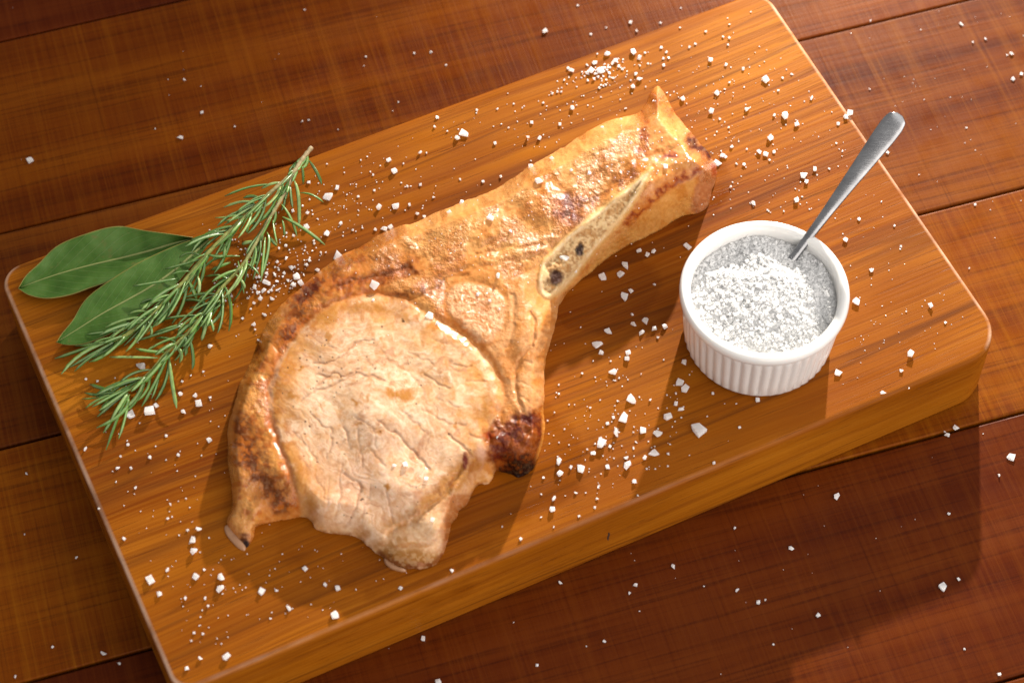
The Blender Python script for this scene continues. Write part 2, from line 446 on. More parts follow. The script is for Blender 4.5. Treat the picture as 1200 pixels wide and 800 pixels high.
# the short dark check in the front face
fn = np.array([math.sin(BY), -math.cos(BY), 0.0]); fp = np.array([BCX, BCY, 0.0]) + fn * (BW / 2)
o_ = np.array([0, 0, HCAM]); d_ = at(713, 628, 0) - o_; tt = ((fp - o_) @ fn) / (d_ @ fn); ck = o_ + d_ * tt
fx_ = np.array([math.cos(BY), math.sin(BY), 0.0]); cv = []
for k in range(14):
    a = 2 * math.pi * k / 14; cv.append(ck + fx_ * (.055 * math.cos(a) + .02 * math.sin(3 * a)) + np.array([0, 0, 1.]) * .42 * math.sin(a) + fn * .006)
cv.append(ck + fn * .012)
cl = np.array(cv) - np.array([BCX, BCY, 0.004]); c_, s_ = math.cos(-BY), math.sin(-BY)
cl = np.stack([cl[:, 0] * c_ - cl[:, 1] * s_, cl[:, 0] * s_ + cl[:, 1] * c_, cl[:, 2]], -1)
obj('crack', mesh_np('crack', cl, [(k, (k + 1) % 14, 14) for k in range(14)], False), m_plain('dark_crack', (0.035, 0.012, 0.005), 0.8), board)

# ------------------------------------------------------------------ pork chop
U0, U1, V0, V1 = 252, 850, 92, 678
uu, vv = np.meshgrid(np.arange(U0, U1 + 1.0), np.arange(V0, V1 + 1.0))
OUT = [(271,485),(273,478),(282,448),(293,426),(300,411),(305,395),(311,383),(321,367),(333,354),(348,341),(363,327),(381,313),(404,297),
 (427,287),(442,276),(464,266),(485,261),(511,249),(541,237),(560,230),(580,222),(600,209),(620,195),(642,183),(664,170),(682,158),(700,148),
 (722,139),(745,133),(753,127),(758,118),(763,107),(771,101),(777,107),(783,117),(794,137),(810,155),(824,172),(835,186),(840,197),(839,209),(834,224),
 (829,241),(820,249),(810,251),(797,254),(774,268),(752,279),(735,287),(718,298),(695,316),(674,333),(662,346),(655,358),(653,370),(648,390),(641,414),
 (638,436),(638,460),(637,485),(638,497),(637,515),(632,530),(624,549),(608,559),(600,555),(581,551),(577,560),(572,567),(562,566),(556,572),(547,590),(537,597),
 (535,606),(529,613),(525,632),(515,655),(504,664),(482,666),(465,664),(452,655),(435,642),(422,631),(408,626),(390,625),(371,620),(365,610),(357,605),
 (340,607),(325,610),(310,613),(299,617),(297,628),(289,641),(282,634),(272,622),(266,612),(271,597),(272,575),(269,555),(267,540),(267,520),(267,502)]
OUT = smooth_poly(OUT, 3)
warp = lambda s, a: (a * (fbm(uu / 9, vv / 9, s, 3) - .5), a * (fbm(uu / 9, vv / 9, s + 40, 3) - .5))
wx, wy = warp(3, 5.0)
S = sdf(uu + .45 * wx, vv + .45 * wy, OUT)
ins = S > 0
# pixels down to the contact line with the board
dlow = np.zeros(S.shape)
acc = np.zeros(S.shape[1])
for r in range(S.shape[0] - 1, -1, -1):
    acc = np.where(ins[r], acc + 1, 0); dlow[r] = acc
k_ = np.ones(13) / 13
for _ in range(2): dlow = np.apply_along_axis(lambda m: np.convolve(np.pad(m, 6, mode='edge'), k_, mode='valid'), 1, dlow)
dlow = np.minimum(dlow, np.maximum(S, 0) * 3.2)
CP = np.array([(450,470,2.35),(350,450,1.95),(400,380,2.1),(520,400,2.45),(570,470,2.25),(480,560,2.0),(400,590,1.5),(540,520,2.2),(330,420,1.8),
 (300,450,1.65),(285,540,1.45),(310,590,1.0),(285,625,.55),(330,370,1.9),(340,540,1.75),(400,325,2.15),(470,290,2.3),(560,260,2.75),(640,230,3.0),(720,170,3.1),
 (770,130,3.3),(810,170,3.2),(760,210,3.25),(700,215,2.85),(560,300,2.5),(620,290,2.6),(620,380,2.5),(600,340,2.5),(620,450,2.15),(610,510,1.9),
 (690,257,2.95),(725,228,3.1),(702,290,2.15),(730,258,2.5),(640,320,2.35),(655,345,1.55),(480,640,1.35),(510,600,1.75),(450,630,1.15),(555,560,1.75),(520,340,2.4),(440,345,2.15)], float)
wgt = 0; T = 0
for cu, cv, cz in CP:
    q = 1 / ((uu - cu) ** 2 + (vv - cv) ** 2 + 160) ** 1.7; wgt = wgt + q; T = T + q * cz
T = T / wgt
EYE = smooth_poly([(448,347),(420,348),(386,359),(362,376),(343,398),(331,417),(322,438),(316,459),(318,482),(327,512),(338,542),(348,575),(352,606),(358,640),(430,660),(480,690),(530,680),(560,600),(580,560),
 (577,540),(570,508),(584,482),(588,463),(584,443),(567,418),(546,396),(524,384),(504,371),(477,354)], 3)
CAP = smooth_poly([(522,350),(529,336),(549,332),(576,339),(591,350),(592,371),(583,393),(572,402),(558,400),(540,380),(525,364)], 3)
BELLY = [(598,328),(626,318),(660,340),(668,400),(655,492),(622,484),(600,491),(590,482),(592,450),(588,436),(572,408),(584,396),(594,372),(595,348)]
CHAR = [(569,508),(584,500),(600,492),(622,484),(645,478),(650,520),(640,555),(604,575),(583,554),(576,535)]
BONE = smooth_poly([(631,338),(634,310),(645,297),(661,280),(690,255),(728,226),(752,205),(764,197),(762,204),(748,229),(731,255),(712,277),(692,301),(670,329),(656,342),(642,350)], 3)
END = [(735,175),(748,140),(758,95),(790,95),(830,160),(850,195),(845,235),(815,245),(795,225),(812,195),(775,188)]
sE = sdf(uu + wx, vv + wy, EYE); sC = sdf(uu + wx * .6, vv + wy * .6, CAP); sB = sdf(uu + wx, vv + wy, BELLY)
sH = sdf(uu + 2 * wx, vv + 2 * wy, CHAR); sO = sdf(uu + wx * .4, vv + wy * .4, BONE)
MEATSIDE = (uu > 445)
# --- thickness
fine1 = fbm(uu / 5, vv / 5, 5, 3) - .5
mid1 = fbm(uu / 14, vv / 14, 8, 4) - .5
big1 = fbm(uu / 42, vv / 42, 11, 3) - .5
Z = T + 0.16 * big1
p_c = fbm(uu / 7, vv / 7, 95, 3)
eyeM = sst(-4, 4, sE); capM = sst(-3, 3, sC); belM = sst(-4, 4, sB) * (1 - eyeM); chrM = sst(-9, 7, sH + 9 * (p_c - .5)) * (1 - .0 * eyeM); bonM = sst(-4, 3, sO + 3 * (p_c - .5))
fatM = (1 - eyeM) * (1 - capM) * (1 - belM) * (1 - chrM) * (1 - bonM) * sst(500, 420, uu)
ribM = np.clip((1 - eyeM) * (1 - capM) * (1 - belM) * (1 - chrM) * (1 - bonM) - fatM, 0, 1)
# groove round the eye muscle, a lip along it, the fat seam on its right
rightseam = sst(500, 530, uu) * sst(330, 360, vv)
Z -= (0.07 + .10 * rightseam) * np.exp(-((sE + 2) / (4.0 + 2.5 * rightseam)) ** 2) * sst(625, 600, vv)
Z += 0.03 * np.exp(-((sE - 10) / 8) ** 2) + 0.04 * np.exp(-((sE + 16) / 9) ** 2) * (1 - belM)
Z += 0.06 * sst(0, 60, sE)
# fibres fan out from the upper left of the eye
th = np.arctan2(vv - 400, uu - 268); rr = np.hypot(vv - 400, uu - 268)
thw = th + 0.34 * (fbm(uu / 46, vv / 46, 21, 4) - .5) + .10 * (fbm(uu / 13, vv / 13, 22, 3) - .5)
fib = fbm(thw * 38, rr / 60, 23, 4) - .5
fibf = fbm(thw * 62, rr / 26, 29, 3) - .5
rid = 1 - np.abs(2 * vnoise(thw * 17, rr / 75, 31) - 1)
rid2 = 1 - np.abs(2 * vnoise(thw * 31 + 3, rr / 42, 37) - 1)
brk = sst(.46, .66, fbm(uu / 24, vv / 24, 41, 3)); brk2 = sst(.48, .66, fbm(uu / 17, vv / 17, 43, 3))
crack = sst(.90, .995, rid) * brk + .8 * sst(.91, .995, rid2) * brk2
Z += eyeM * (0.017 * fib * sst(30, 130, rr) + 0.016 * fibf + .026 * mid1 + .008 * fine1 + .005 * (fbm(uu / 3, vv / 3, 107, 2) - .5) - .006 * crack * sst(2, 14, sE))
# traced cracks: (points, depth, half width px)
CR = [([(367,426),(385,425),(403,416),(412,408),(420,400),(439,400)], .14, 1.7),([(371,441),(395,438),(404,441),(412,438),(423,433)], .13, 1.7),
 ([(352,470),(362,463),(372,458),(382,456),(392,452),(404,445),(418,439),(430,440),(450,446)], .15, 2.0),([(369,457),(376,448),(384,441),(392,438)], .14, 2.0),
 ([(384,403),(392,408),(398,405)], .08, 1.3),([(408,424),(428,423),(437,430),(440,429)], .06, 1.2),
 ([(377,482),(377,473),(381,466)], .08, 1.3),([(363,486),(372,492),(380,500),(389,502)], .09, 1.5),([(389,503),(388,515),(386,528),(382,536)], .12, 1.8),
 ([(404,500),(408,512),(402,519),(396,526)], .08, 1.4),([(417,489),(425,493),(433,498)], .07, 1.3),
 ([(458,505),(470,513),(482,526),(492,537),(502,549)], .20, 2.2),([(440,494),(452,500),(462,507)], .12, 1.6),([(527,510),(536,518),(546,527),(553,534)], .18, 2.2),
 ([(551,509),(562,514),(570,517)], .12, 1.6),([(493,480),(510,488),(527,496),(545,498)], .09, 1.6),([(527,424),(540,428),(552,431)], .11, 1.6),([(547,445),(558,447),(571,448)], .12, 1.5),
 ([(498,440),(508,445),(518,452),(527,456)], .13, 1.7),([(480,412),(496,420),(508,427)], .07, 1.5),([(474,432),(488,446),(497,462)], .07, 1.5),
 ([(402,555),(412,561),(421,568),(420,585),(415,603),(406,618)], .16, 2.0),([(400,545),(398,566),(397,590),(393,608)], .09, 1.6),
 ([(418,505),(422,525),(424,548)], .09, 1.6),([(405,500),(407,512),(411,526)], .09, 1.5),([(451,575),(454,585),(458,597),(461,613)], .12, 1.6),([(435,566),(431,582),(424,600),(423,612)], .08, 1.6),
 ([(430,520),(440,533),(452,545)], .08, 1.5),([(466,560),(478,570),(490,574)], .06, 1.6),([(386,560),(384,585),(380,600)], .07, 1.5),([(436,500),(440,512),(441,525)], .06, 1.2),
 ([(505,396),(520,401),(535,408)], .06, 1.4),([(445,410),(460,424),(474,433)], .06, 1.5),([(511,466),(526,473),(540,477)], .07, 1.4),([(470,480),(486,494),(498,506)], .08, 1.5),
 ([(355,520),(366,531),(374,545)], .08, 1.6),([(345,505),(352,516),(364,525)], .07, 1.4),([(370,560),(380,578),(384,600)], .07, 1.7),
 ([(623,366),(625,386),(623,404),(612,420),(606,430),(604,448),(606,466),(612,482)], .20, 2.4),([(612,423),(622,425),(632,432)], .10, 1.8),([(605,447),(618,452),(630,462)], .10, 1.7),([(606,463),(618,470),(630,478)], .10, 1.7),([(600,345),(602,370),(598,395),(592,410)], .10, 2.4),
 ([(452,629),(468,618),(484,609),(500,597),(513,588),(530,566),(540,548)], .26, 3.2),([(470,640),(490,637),(512,634)], .08, 2.4),
 ([(478,350),(500,345),(516,332),(530,326),(548,323)], .12, 3.0),([(489,318),(520,300),(552,286),(585,272)], -.14, 5.0),([(500,330),(535,318),(570,311),(600,304),(630,297)], .10, 4.0),
 ([(560,300),(590,291),(620,288),(648,285)], .10, 2.6),([(575,308),(605,299),(638,292)], -.09, 3.0),([(600,290),(630,282),(655,278)], -.08, 2.4),
 ([(640,205),(665,230),(676,246),(668,255)], .16, 7.0),([(676,250),(700,235),(725,214),(745,200)], .15, 5.0),([(690,200),(720,188),(748,184)], -.14, 5.0),
 ([(754,128),(752,150),(748,170),(746,186)], .10, 4.0),([(748,186),(775,180),(800,172),(822,176)], .14, 4.5),([(758,200),(785,193),(812,186)], -.14, 5.0),
 ([(726,268),(750,247),(775,225),(800,210),(822,198)], .16, 3.2),([(822,198),(818,220),(812,245)], .10, 2.5),
 ([(305,395),(318,402),(329,413)], .10, 2.0),([(292,430),(303,438),(316,440)], .08, 2.2),([(322,374),(334,386),(345,393)], .08, 2.2),([(350,342),(360,353),(366,362)], .08, 2.0),([(300,412),(312,424),(320,428)], .07,2.0),
 ([(380,345),(400,335),(430,326),(460,318),(480,315)], .16, 3.0),([(398,336),(412,330),(424,322)], .08, 2.0),
 ([(316,490),(326,520),(340,552),(350,590)], .12, 3.0),([(298,500),(306,530),(318,560),(330,590)], -.09, 7.0),([(580,528),(600,520),(625,500)], .12, 4.0),([(585,510),(605,503),(628,490)], -.12, 4.0)]
crk = np.zeros(S.shape)
for pts, dep, wd in CR:
    P = catmull(pts, 4); m = 4 * wd + 3
    i0 = max(int(P[:, 1].min() - V0 - m), 0); i1 = int(P[:, 1].max() - V0 + m) + 2; j0 = max(int(P[:, 0].min() - U0 - m), 0); j1 = int(P[:, 0].max() - U0 + m) + 2
    sl = (slice(i0, i1), slice(j0, j1))
    d = segdist(uu[sl] + 1.3 * wx[sl], vv[sl] + 1.3 * wy[sl], P)
    g = np.exp(-(d / (wd * .72 if wd <= 2.3 else wd)) ** 2)
    Z[sl] -= dep * g * (.30 if (wd <= 2.3 and dep > 0) else .50)
    if wd <= 2.45 and dep > 0: crk[sl] = np.maximum(crk[sl], g * min(dep / .14, 1))
# round muscle: a pebbly dome sunk in its socket
Z += 0.07 * sst(-6, 18, sC) - .035 * np.exp(-((sC + 2) / 4.0) ** 2)
peb = fbm(uu / 3.6, vv / 3.6, 51, 2)
Z += capM * .045 * (peb - .5) + belM * (.07 * mid1 + .03 * (fbm(uu / 5, vv / 5, 53, 2) - .5))
Z += .10 * np.exp(-((uu - 612) / 9) ** 2) * belM
lay = fbm((uu * .42 + vv * .9) / 5.0, (uu * .9 - vv * .42) / 60, 57, 3) - .5
Z += fatM * (.11 * mid1 + .035 * fine1 + .025 * (fbm(uu / 3, vv / 3, 61, 2) - .5))
Z += ribM * (.075 * mid1 + .022 * fine1 + .05 * lay + .014 * (fbm(uu / 3, vv / 3, 63, 2) - .5))
Z += chrM * (.30 * (fbm(uu / 9, vv / 9, 66, 4) - .5) + .1 * fine1)
# bone face: raised pale walls round a spongy hollow
Z += bonM * (.05 * np.exp(-((sO - 2) / 2.5) ** 2) - .13 * sst(4.5, 8, sO)) - .04 * np.exp(-((sO + 2) / 2.2) ** 2)
spong = fbm(uu / 2.6, vv / 2.6, 71, 2)
Z += sst(4, 7, sO) * .14 * (spong - .5)
hole = lambda a, b, r: sst(1.25, .6, np.hypot(uu - a + 1.8 * wx, (vv - b + 1.8 * wy) * .85) / r)
H1 = hole(680, 293, 6.5); H2 = hole(651, 325, 8)
Z -= .22 * H1 + .28 * H2
# lower lump drops below the eye
lump = sdf(uu + wx, vv + wy, [(440,645),(456,628),(484,609),(513,588),(528,572),(560,575),(545,610),(530,680),(440,680)])
Z -= .10 * sst(-2, 4, lump)
# walls
Z = smin(Z, dlow / 15.5 + .02, .95)
edge = 0.42 + .58 * np.sqrt(np.clip(1 - (1 - np.clip(S / 17, 0, 1)) ** 2, 0, 1))
back = sst(10, 30, dlow)
Z = Z * (edge * back + np.clip(edge + .45, 0, 1) * (1 - back))
Z = np.maximum(Z, 0.02)
# smooth a touch
def blur(a):
    return (a + .5 * (np.roll(a, 1, 0) + np.roll(a, -1, 0) + np.roll(a, 1, 1) + np.roll(a, -1, 1))) / 3
Z = blur(Z)

# --- colour of the flesh with a painted highlight (linear), gloss and grit
C = np.zeros(S.shape + (3,))
def put(mask, col):
    m = np.clip(mask, 0, 1)[..., None]; C[:] = C * (1 - m) + np.array(col) * m
p1 = fbm(uu / 60, vv / 60, 81, 4); p2 = fbm(uu / 22, vv / 22, 83, 4); p3 = fbm(uu / 8, vv / 8, 87, 3); p4 = fbm(uu / 3, vv / 3, 89, 2)
put(np.ones(S.shape), (.58, .32, .125))
put(fatM * sst(.35, .65, p2), (.64, .39, .16)); put(fatM * sst(.5, .72, p3) * .7, (.42, .17, .045))
put(ribM, (.60, .34, .14)); put(ribM * sst(.42, .62, p1), (.66, .43, .22)); put(ribM * sst(.5, .68, p2) * .45, (.52, .25, .07)); put(ribM * sst(.58, .75, p3) * .28, (.42, .16, .04))
put(eyeM, (.73, .50, .345)); put(eyeM * sst(.45, .65, p2) * .55, (.79, .58, .42)); put(eyeM * sst(.52, .70, fbm(uu / 34, vv / 34, 91, 4)) * .5, (.66, .36, .14))
gz = lambda a, b, ra, rb: np.exp(-((uu - a) / ra) ** 2 - ((vv - b) / rb) ** 2)
put(eyeM * gz(425, 570, 75, 55) * .7, (.82, .57, .44)); put(eyeM * gz(375, 480, 48, 26) * .55, (.88, .69, .52)); put(eyeM * gz(500, 420, 60, 40) * .35, (.80, .58, .36))  # whitish mid-left zone is a highlight painted into the flesh colour
put(eyeM * (gz(430, 372, 110, 18) + gz(545, 420, 40, 40) + gz(332, 450, 16, 60)) * .55 * sst(.35, .6, p2), (.68, .36, .11))
put(eyeM * sst(.04, .20, fib) * .52, (.88, .68, .50)); put(eyeM * sst(.53, .68, p3) * sst(.45, .6, p2) * .4, (.90, .72, .54))
put(eyeM * sst(.03, .20, -fib) * .32, (.56, .29, .14)); put(eyeM * sst(.06, .22, -fibf) * .40, (.55, .30, .16)); put(eyeM * sst(.08, .22, fibf) * .40, (.88, .70, .53))
put(eyeM * sst(.55, .72, fbm(uu / 28, vv / 28, 101, 5)) * sst(95, 20, sE) * .5, (.64, .34, .12)); put(eyeM * sst(.60, .72, fbm(uu / 9, vv / 9, 103, 4)) * .40, (.56, .26, .07))
put(eyeM * sst(.54, .70, p4) * .18, (.90, .74, .58)); put(eyeM * sst(.46, .30, p4) * .10, (.55, .32, .17)); put(eyeM * sst(.52, .40, p3) * .12, (.58, .33, .17))
# browned rim and patches of the eye
rim = eyeM * np.exp(-(sE / 30) ** 2) * sst(620, 590, vv)
put(rim * sst(.34, .60, p2) * .9, (.60, .27, .055)); put(rim * sst(.52, .68, p3) * .6, (.46, .16, .025))
put(eyeM * sst(.54, .70, fbm(uu / 15, vv / 15, 97, 4)) * sst(.40, .6, p1) * .40 * sst(90, 30, sE), (.62, .31, .09))
for a, b, rx_, ry_, s_ in [(468,462,19,9,.95),(418,472,7,5,.9),(430,464,6,4,.7),(389,396,8,5,.8),(343,465,6,4,.8),(470,415,7,5,.5),(531,497,4,5,.9),(452,570,4,7,.9),(452,568,3,5,.6),(575,470,14,12,.7),(560,485,14,9,.6),(545,400,26,14,.5),(443,415,6,5,.5),(340,432,8,14,.7),(353,430,4,4,.9),(419,495,5,4,.8),(447,506,6,4,.7),(500,440,8,5,.5),(378,372,26,9,.7),(430,360,50,8,.7),(345,560,14,30,.55),(360,595,14,16,.7),(428,626,16,6,.6)]:
    put(eyeM * s_ * sst(1.2, .35, np.hypot((uu - a + 3 * wx) / rx_, (vv - b + 3 * wy) / ry_) + .5 * (p3 - .5)), (.46, .20, .035))
brn = sst(1.15, .3, np.hypot(((uu - 535) * .8 - (vv - 560) * .6 * -1) / 30, ((uu - 535) * .6 * -1 + (vv - 560) * -.8) / 17 * .9) + .8 * (p3 - .5))
put(eyeM * brn * .9, (.40, .18, .04)); put(eyeM * brn * sst(.5, .66, p3) * .7, (.26, .09, .018))
d_ = np.hypot((uu - 546 + 2 * wx) / 5, (vv - 540 + 2 * wy) / 9); put(sst(1.2, .5, d_), (.15, .025, .012))
put(sst(1.3, .4, np.hypot((uu - 566) / 9, (vv - 528) / 14)) * .6, (.66, .40, .30))
put(sst(0, 5, lump) * .35, (.68, .46, .29)); put(sst(0, 8, lump) * sst(634, 650, vv + 22 * (p2 - .5)) * .95, (.36, .175, .045)); put(sst(0, 8, lump) * sst(640, 656, vv + 20 * (p3 - .5)) * sst(.42, .62, p3 * .6 + p4 * .4) * .8, (.20, .075, .014))
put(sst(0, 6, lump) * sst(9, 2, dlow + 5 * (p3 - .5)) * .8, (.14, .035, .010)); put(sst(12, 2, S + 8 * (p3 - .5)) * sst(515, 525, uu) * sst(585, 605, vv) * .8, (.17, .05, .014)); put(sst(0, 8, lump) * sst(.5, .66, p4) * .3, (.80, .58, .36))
put(sst(2, 8, lump) * sst(510, 524, uu + 10 * (p2 - .5)) * .8, (.34, .11, .02))
put(sst(1.3, .5, np.hypot((uu - 474 + wx * 3) / 34, (vv - 636 + wy * 3) / 4)) * .7, (.40, .18, .04))
# seam and crack flesh
put(np.exp(-((sE + 3.5) / 4.5) ** 2) * (1 - rightseam) * .65 * sst(500, 470, uu), (.44, .17, .04))
put(np.exp(-((sE + 1) / 2.2) ** 2) * sst(360, 330, uu) * .4 * sst(600,560,vv), (.62, .32, .17))
put(np.exp(-((sE + 5) / 5) ** 2) * rightseam * .8, (.55, .30, .12))
put(crk * eyeM * .48, (.40, .19, .11)); put(crack * eyeM * .75, (.48, .25, .15)); put(crk * belM * .6, (.50, .24, .12))
put(sst(2.0, .4, segdist(uu + wx, vv + wy, catmull([(318,478),(317,460),(322,438),(332,416),(343,399)], 4)) / 2.2) * .5, (.70, .46, .33))
# pepper
for _ in range(70):
    k = rng.normal(0, 1, 2); a, b = ((385 + 30 * k[0], 425 + 18 * k[1]) if _ < 34 else (rng.uniform(330, 580), rng.uniform(370, 610)))
    rad = rng.uniform(.5, 1.1); put(eyeM * sst(1.5, .6, np.hypot(uu - a, vv - b) / rad) * .85, (.05, .028, .018))
for a, b, r_ in [(366,456,1.8),(363,499,2.0),(357,496,2.0),(426,583,2.4),(473,374,2.0),(357,506,1.4),(440,429,1.5),(447,506,1.5),(357,534,1.4),(372,541,1.2)]:
    put(sst(1.4, .6, np.hypot(uu - a + 2 * wx, (vv - b + 2 * wy) * 1.3) / (r_ * .85)) * .9, (.03, .018, .012))
# round muscle, belly
put(capM, (.66, .44, .30)); put(capM * sst(.45, .65, p3) * .6, (.56, .28, .11)); put(capM * sst(.5, .62, peb) * .5, (.76, .62, .48))
put(np.exp(-((sC + 3) / 4.0) ** 2) * .35, (.50, .23, .08))
put(belM, (.64, .42, .25)); put(belM * sst(.42, .66, p2) * .6, (.58, .30, .10)); put(belM * sst(.5, .68, p3) * .45, (.70, .50, .33))
# sears
def sear(pts, wd, s, thr=.44, col=(.10, .050, .012), edgecol=(.38, .165, .030)):
    d = segdist(uu + 3 * wx, vv + 3 * wy, catmull(pts, 3)); g = np.exp(-(d / wd) ** 2)
    put(g * s * .9, edgecol); put(sst(thr, thr + .2, p3 * .6 + p4 * .4 + .22 * (g - .6)) * g * s, col)
sear([(278,498),(284,522),(294,540),(300,556),(318,575),(330,590)], 16, .85)
sear([(290,525),(297,545)], 10, .9, .38); sear([(322,580),(335,596)], 9, .7, .45)
sear([(330,395),(348,372),(362,350),(378,332),(396,322)], 13, .75, .45); sear([(352,350),(366,342),(372,332)], 9, .9, .36, (.09, .02, .01)); sear([(338,395),(342,384)], 6, .9, .36, (.08, .015, .01))
sear([(400,335),(425,328),(452,322),(478,316)], 9, .85, .42, (.20, .085, .02), (.42, .17, .04)); sear([(455,318),(472,314),(484,318)], 6, .8, .4, (.17, .07, .02))
sear([(470,346),(500,340),(518,330)], 10, .6, .5); sear([(300,408),(302,416)], 6, .9, .42, (.09, .02, .01)); sear([(272,486),(273,500)], 6, .8, .4, (.24, .08, .02))
sear([(665,236),(672,246),(664,252)], 12, .85, .40, (.10, .045, .012), (.38, .14, .03)); sear([(690,240),(720,214),(740,200)], 8, .6, .5)
sear([(752,132),(757,150),(750,176)], 7, .6, .5, (.30, .08, .03), (.48, .20, .06)); sear([(420,290),(440,282),(470,275)], 7, .45, .55); sear([(400,305),(430,300),(480,300)], 16, .4, .55)
sear([(735,263),(755,244),(775,224),(800,210),(820,199)], 4.5, .85, .42, (.22, .06, .015), (.38, .14, .03))
sear([(808,163),(818,172),(830,182)], 8, 1.0, .30, (.055, .006, .006), (.17, .07, .02)); sear([(783,182),(790,184)], 6, .9, .4, (.14, .012, .010), (.30, .06, .03))
sear([(762,108),(772,122),(786,130)], 9, .5, .5, (.36, .10, .04), (.56, .27, .09))
# charred corner
put(chrM, (.30, .125, .03)); put(chrM * sst(.40, .56, p2 * .5 + p3 * .5), (.12, .030, .010)); 
put(sst(-6, 8, sH) * sst(534, 552, vv + .25 * (uu - 600) + 18 * (p3 - .5)) , (.022, .012, .009)); put(chrM * sst(.60, .72, p3) * .3, (.50, .25, .07)); put(sst(-2, 6, sH) * sst(526, 548, vv + .25 * (uu - 600) + 26 * (p3 - .5)) * sst(.36, .5, p4) * .85, (.018, .010, .008))
put(sst(1.25, .5, np.hypot((uu - 622 + 2 * wx) / 11, (vv - 489 + 2 * wy) / 6)), (.10, .02, .012)); put(sst(1.2, .5, np.hypot((uu - 572) / 8, (vv - 510) / 5)), (.30, .08, .015))
put(sst(4.5, 1.2, S) * sst(625, 632, uu) * chrM * .8, (.70, .42, .15))
put(sst(1.2, .6, np.hypot((uu - 286 + wx) / 13, (vv - 634 + wy) / 11)), (.02, .012, .010)); put(sst(1.3, .6, np.hypot((uu - 331 + 2 * wx) / 13, (vv - 601 + wy) / 4)) * .9, (.03, .015, .012))
# pale fat wall at the flap's bottom and left
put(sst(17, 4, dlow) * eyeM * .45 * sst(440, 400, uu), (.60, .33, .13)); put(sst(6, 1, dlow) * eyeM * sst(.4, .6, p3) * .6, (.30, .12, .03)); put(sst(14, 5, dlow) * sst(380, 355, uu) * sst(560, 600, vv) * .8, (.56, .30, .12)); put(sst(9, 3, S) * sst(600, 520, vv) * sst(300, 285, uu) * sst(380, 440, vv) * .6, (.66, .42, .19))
# rib side: tan bone skin, brown cut end
side = sst(-3, 5, sdf(uu, vv, [(672,338),(700,300),(735,268),(756,248),(780,226),(818,204),(808,258),(770,275),(720,305),(690,330)]))
put(side * .9, (.60, .39, .17)); put(side * sst(.5, .7, p2) * .6, (.52, .28, .09)); put(side * sst(.46, .62, p3) * .4, (.66, .47, .24))
endf = sst(-3, 4, sdf(uu + wx, vv + wy, [(820,199),(850,185),(850,245),(822,256),(808,246),(814,222)]))
put(endf * .9, (.40, .23, .15)); put(endf * sst(.45, .6, p3) * .6, (.50, .34, .25)); put(sst(10, 3, np.hypot(uu - 287, (vv - 637)) + 10 * (p3 - .5)), (.025, .014, .010)); put(sst(5, 1, np.abs(S - 3)) * endf * sst(215, 200, vv) * .7, (.30, .06, .03))
# bone face
put(bonM, (.68, .47, .24)); put(sst(3.5, 6.5, sO + 4 * (p3 - .5)), (.55, .37, .19)); put(sst(4, 7, sO) * sst(.48, .62, spong) * .8, (.68, .50, .27)); put(sst(4, 7, sO) * sst(.48, .34, spong) * .7, (.36, .20, .08)); put(sst(5, 8, sO) * sst(.55, .7, p3) * .6, (.42, .20, .06))
put(np.exp(-((sO - 3.2) / 1.8) ** 2) * sst(.40, .6, p3) * .6, (.80, .66, .44)); put(np.exp(-((sO + .5) / 1.8) ** 2) * .3, (.66, .42, .16))
put(H1, (.040, .026, .020)); put(H2, (.070, .032, .022)); put(np.maximum(H1, H2) * sst(.55, .7, p4) * .8, (.20, .13, .11))
ex = ((1 - .85 * eyeM * (1 - chrM)) * (1 - bonM))[..., None]
C = np.clip(C, 0, 1) ** (1 + ex * np.array([.10, .30, .45])) * (1 - ex * np.array([.0, .08, .16]))
m_ = ((1 - eyeM) * (1 - bonM) * sst(.50, .36, p4) * .14)[..., None]; C = C * (1 - m_ * np.array([.45, .60, .70])); m_ = ((1 - bonM) * sst(.56, .72, p4) * .09 * (1 - .6 * chrM))[..., None]; C = C + m_ * (np.array([.80, .52, .26]) - C)
lum_ = C.mean(-1)
gloss = np.clip(.25 - .15 * eyeM + .75 * (fatM + ribM) * sst(.3, .6, p2) + .35 * chrM + .15 * belM - .45 * bonM - .25 * side + .5 * capM * sst(.4, .6, p3) + .30 * rim + .25 * eyeM * sst(.55, .7, p1), 0, 1) * (.35 + .65 * sst(.05, .22, lum_))
grit = np.clip(.22 + .9 * (fatM + ribM) * sst(.44, .62, p2 * .5 + p1 * .5) + .5 * capM + .35 * belM + .4 * chrM - .1 * eyeM, .12, 1.2)

# --- build the parts from one field so they meet exactly
use = S > -0.75
corner = use[:-1, :-1] & use[1:, :-1] & use[:-1, 1:] & use[1:, 1:]
gy, gx = np.gradient(S)
gl_ = np.hypot(gx, gy) + 1e-6
snap = S < 0.9
Zs = Z.copy(); Zs[S < 0] = Z[S < 0]
U2 = np.where(snap, uu - gx / gl_ ** 2 * S, uu); V2 = np.where(snap, vv - gy / gl_ ** 2 * S, vv)
P3 = at(U2, V2, BH + 0.008 + Zs)
lab = np.zeros(S.shape, int)                                   # 0 rib meat
fatP = (uu < 478) & (sE < 0)
lab[fatP] = 1; lab[sE > 0] = 2; lab[(sB > 0) & (sE <= 0)] = 3; lab[sC > 0] = 4; lab[(sH > 0)] = 5; lab[sO > 0] = 6
names = ['rib_meat', 'fat_rim', 'loin_eye', 'belly_strip', 'round_muscle', 'charred_fat', 'rib_bone']
labels = {1: 'golden brown seared fat band round the left of the chop', 2: 'large pale lean eye of the chop with fine cracks', 4: 'small pale pebbly round muscle', 5: 'blackened corner of fat', 6: 'cut rib bone with two dark marrow holes'}
chop_loc = at(470, 470, BH); chop_loc[2] = BH
chop = empty('pork_chop', chop_loc)
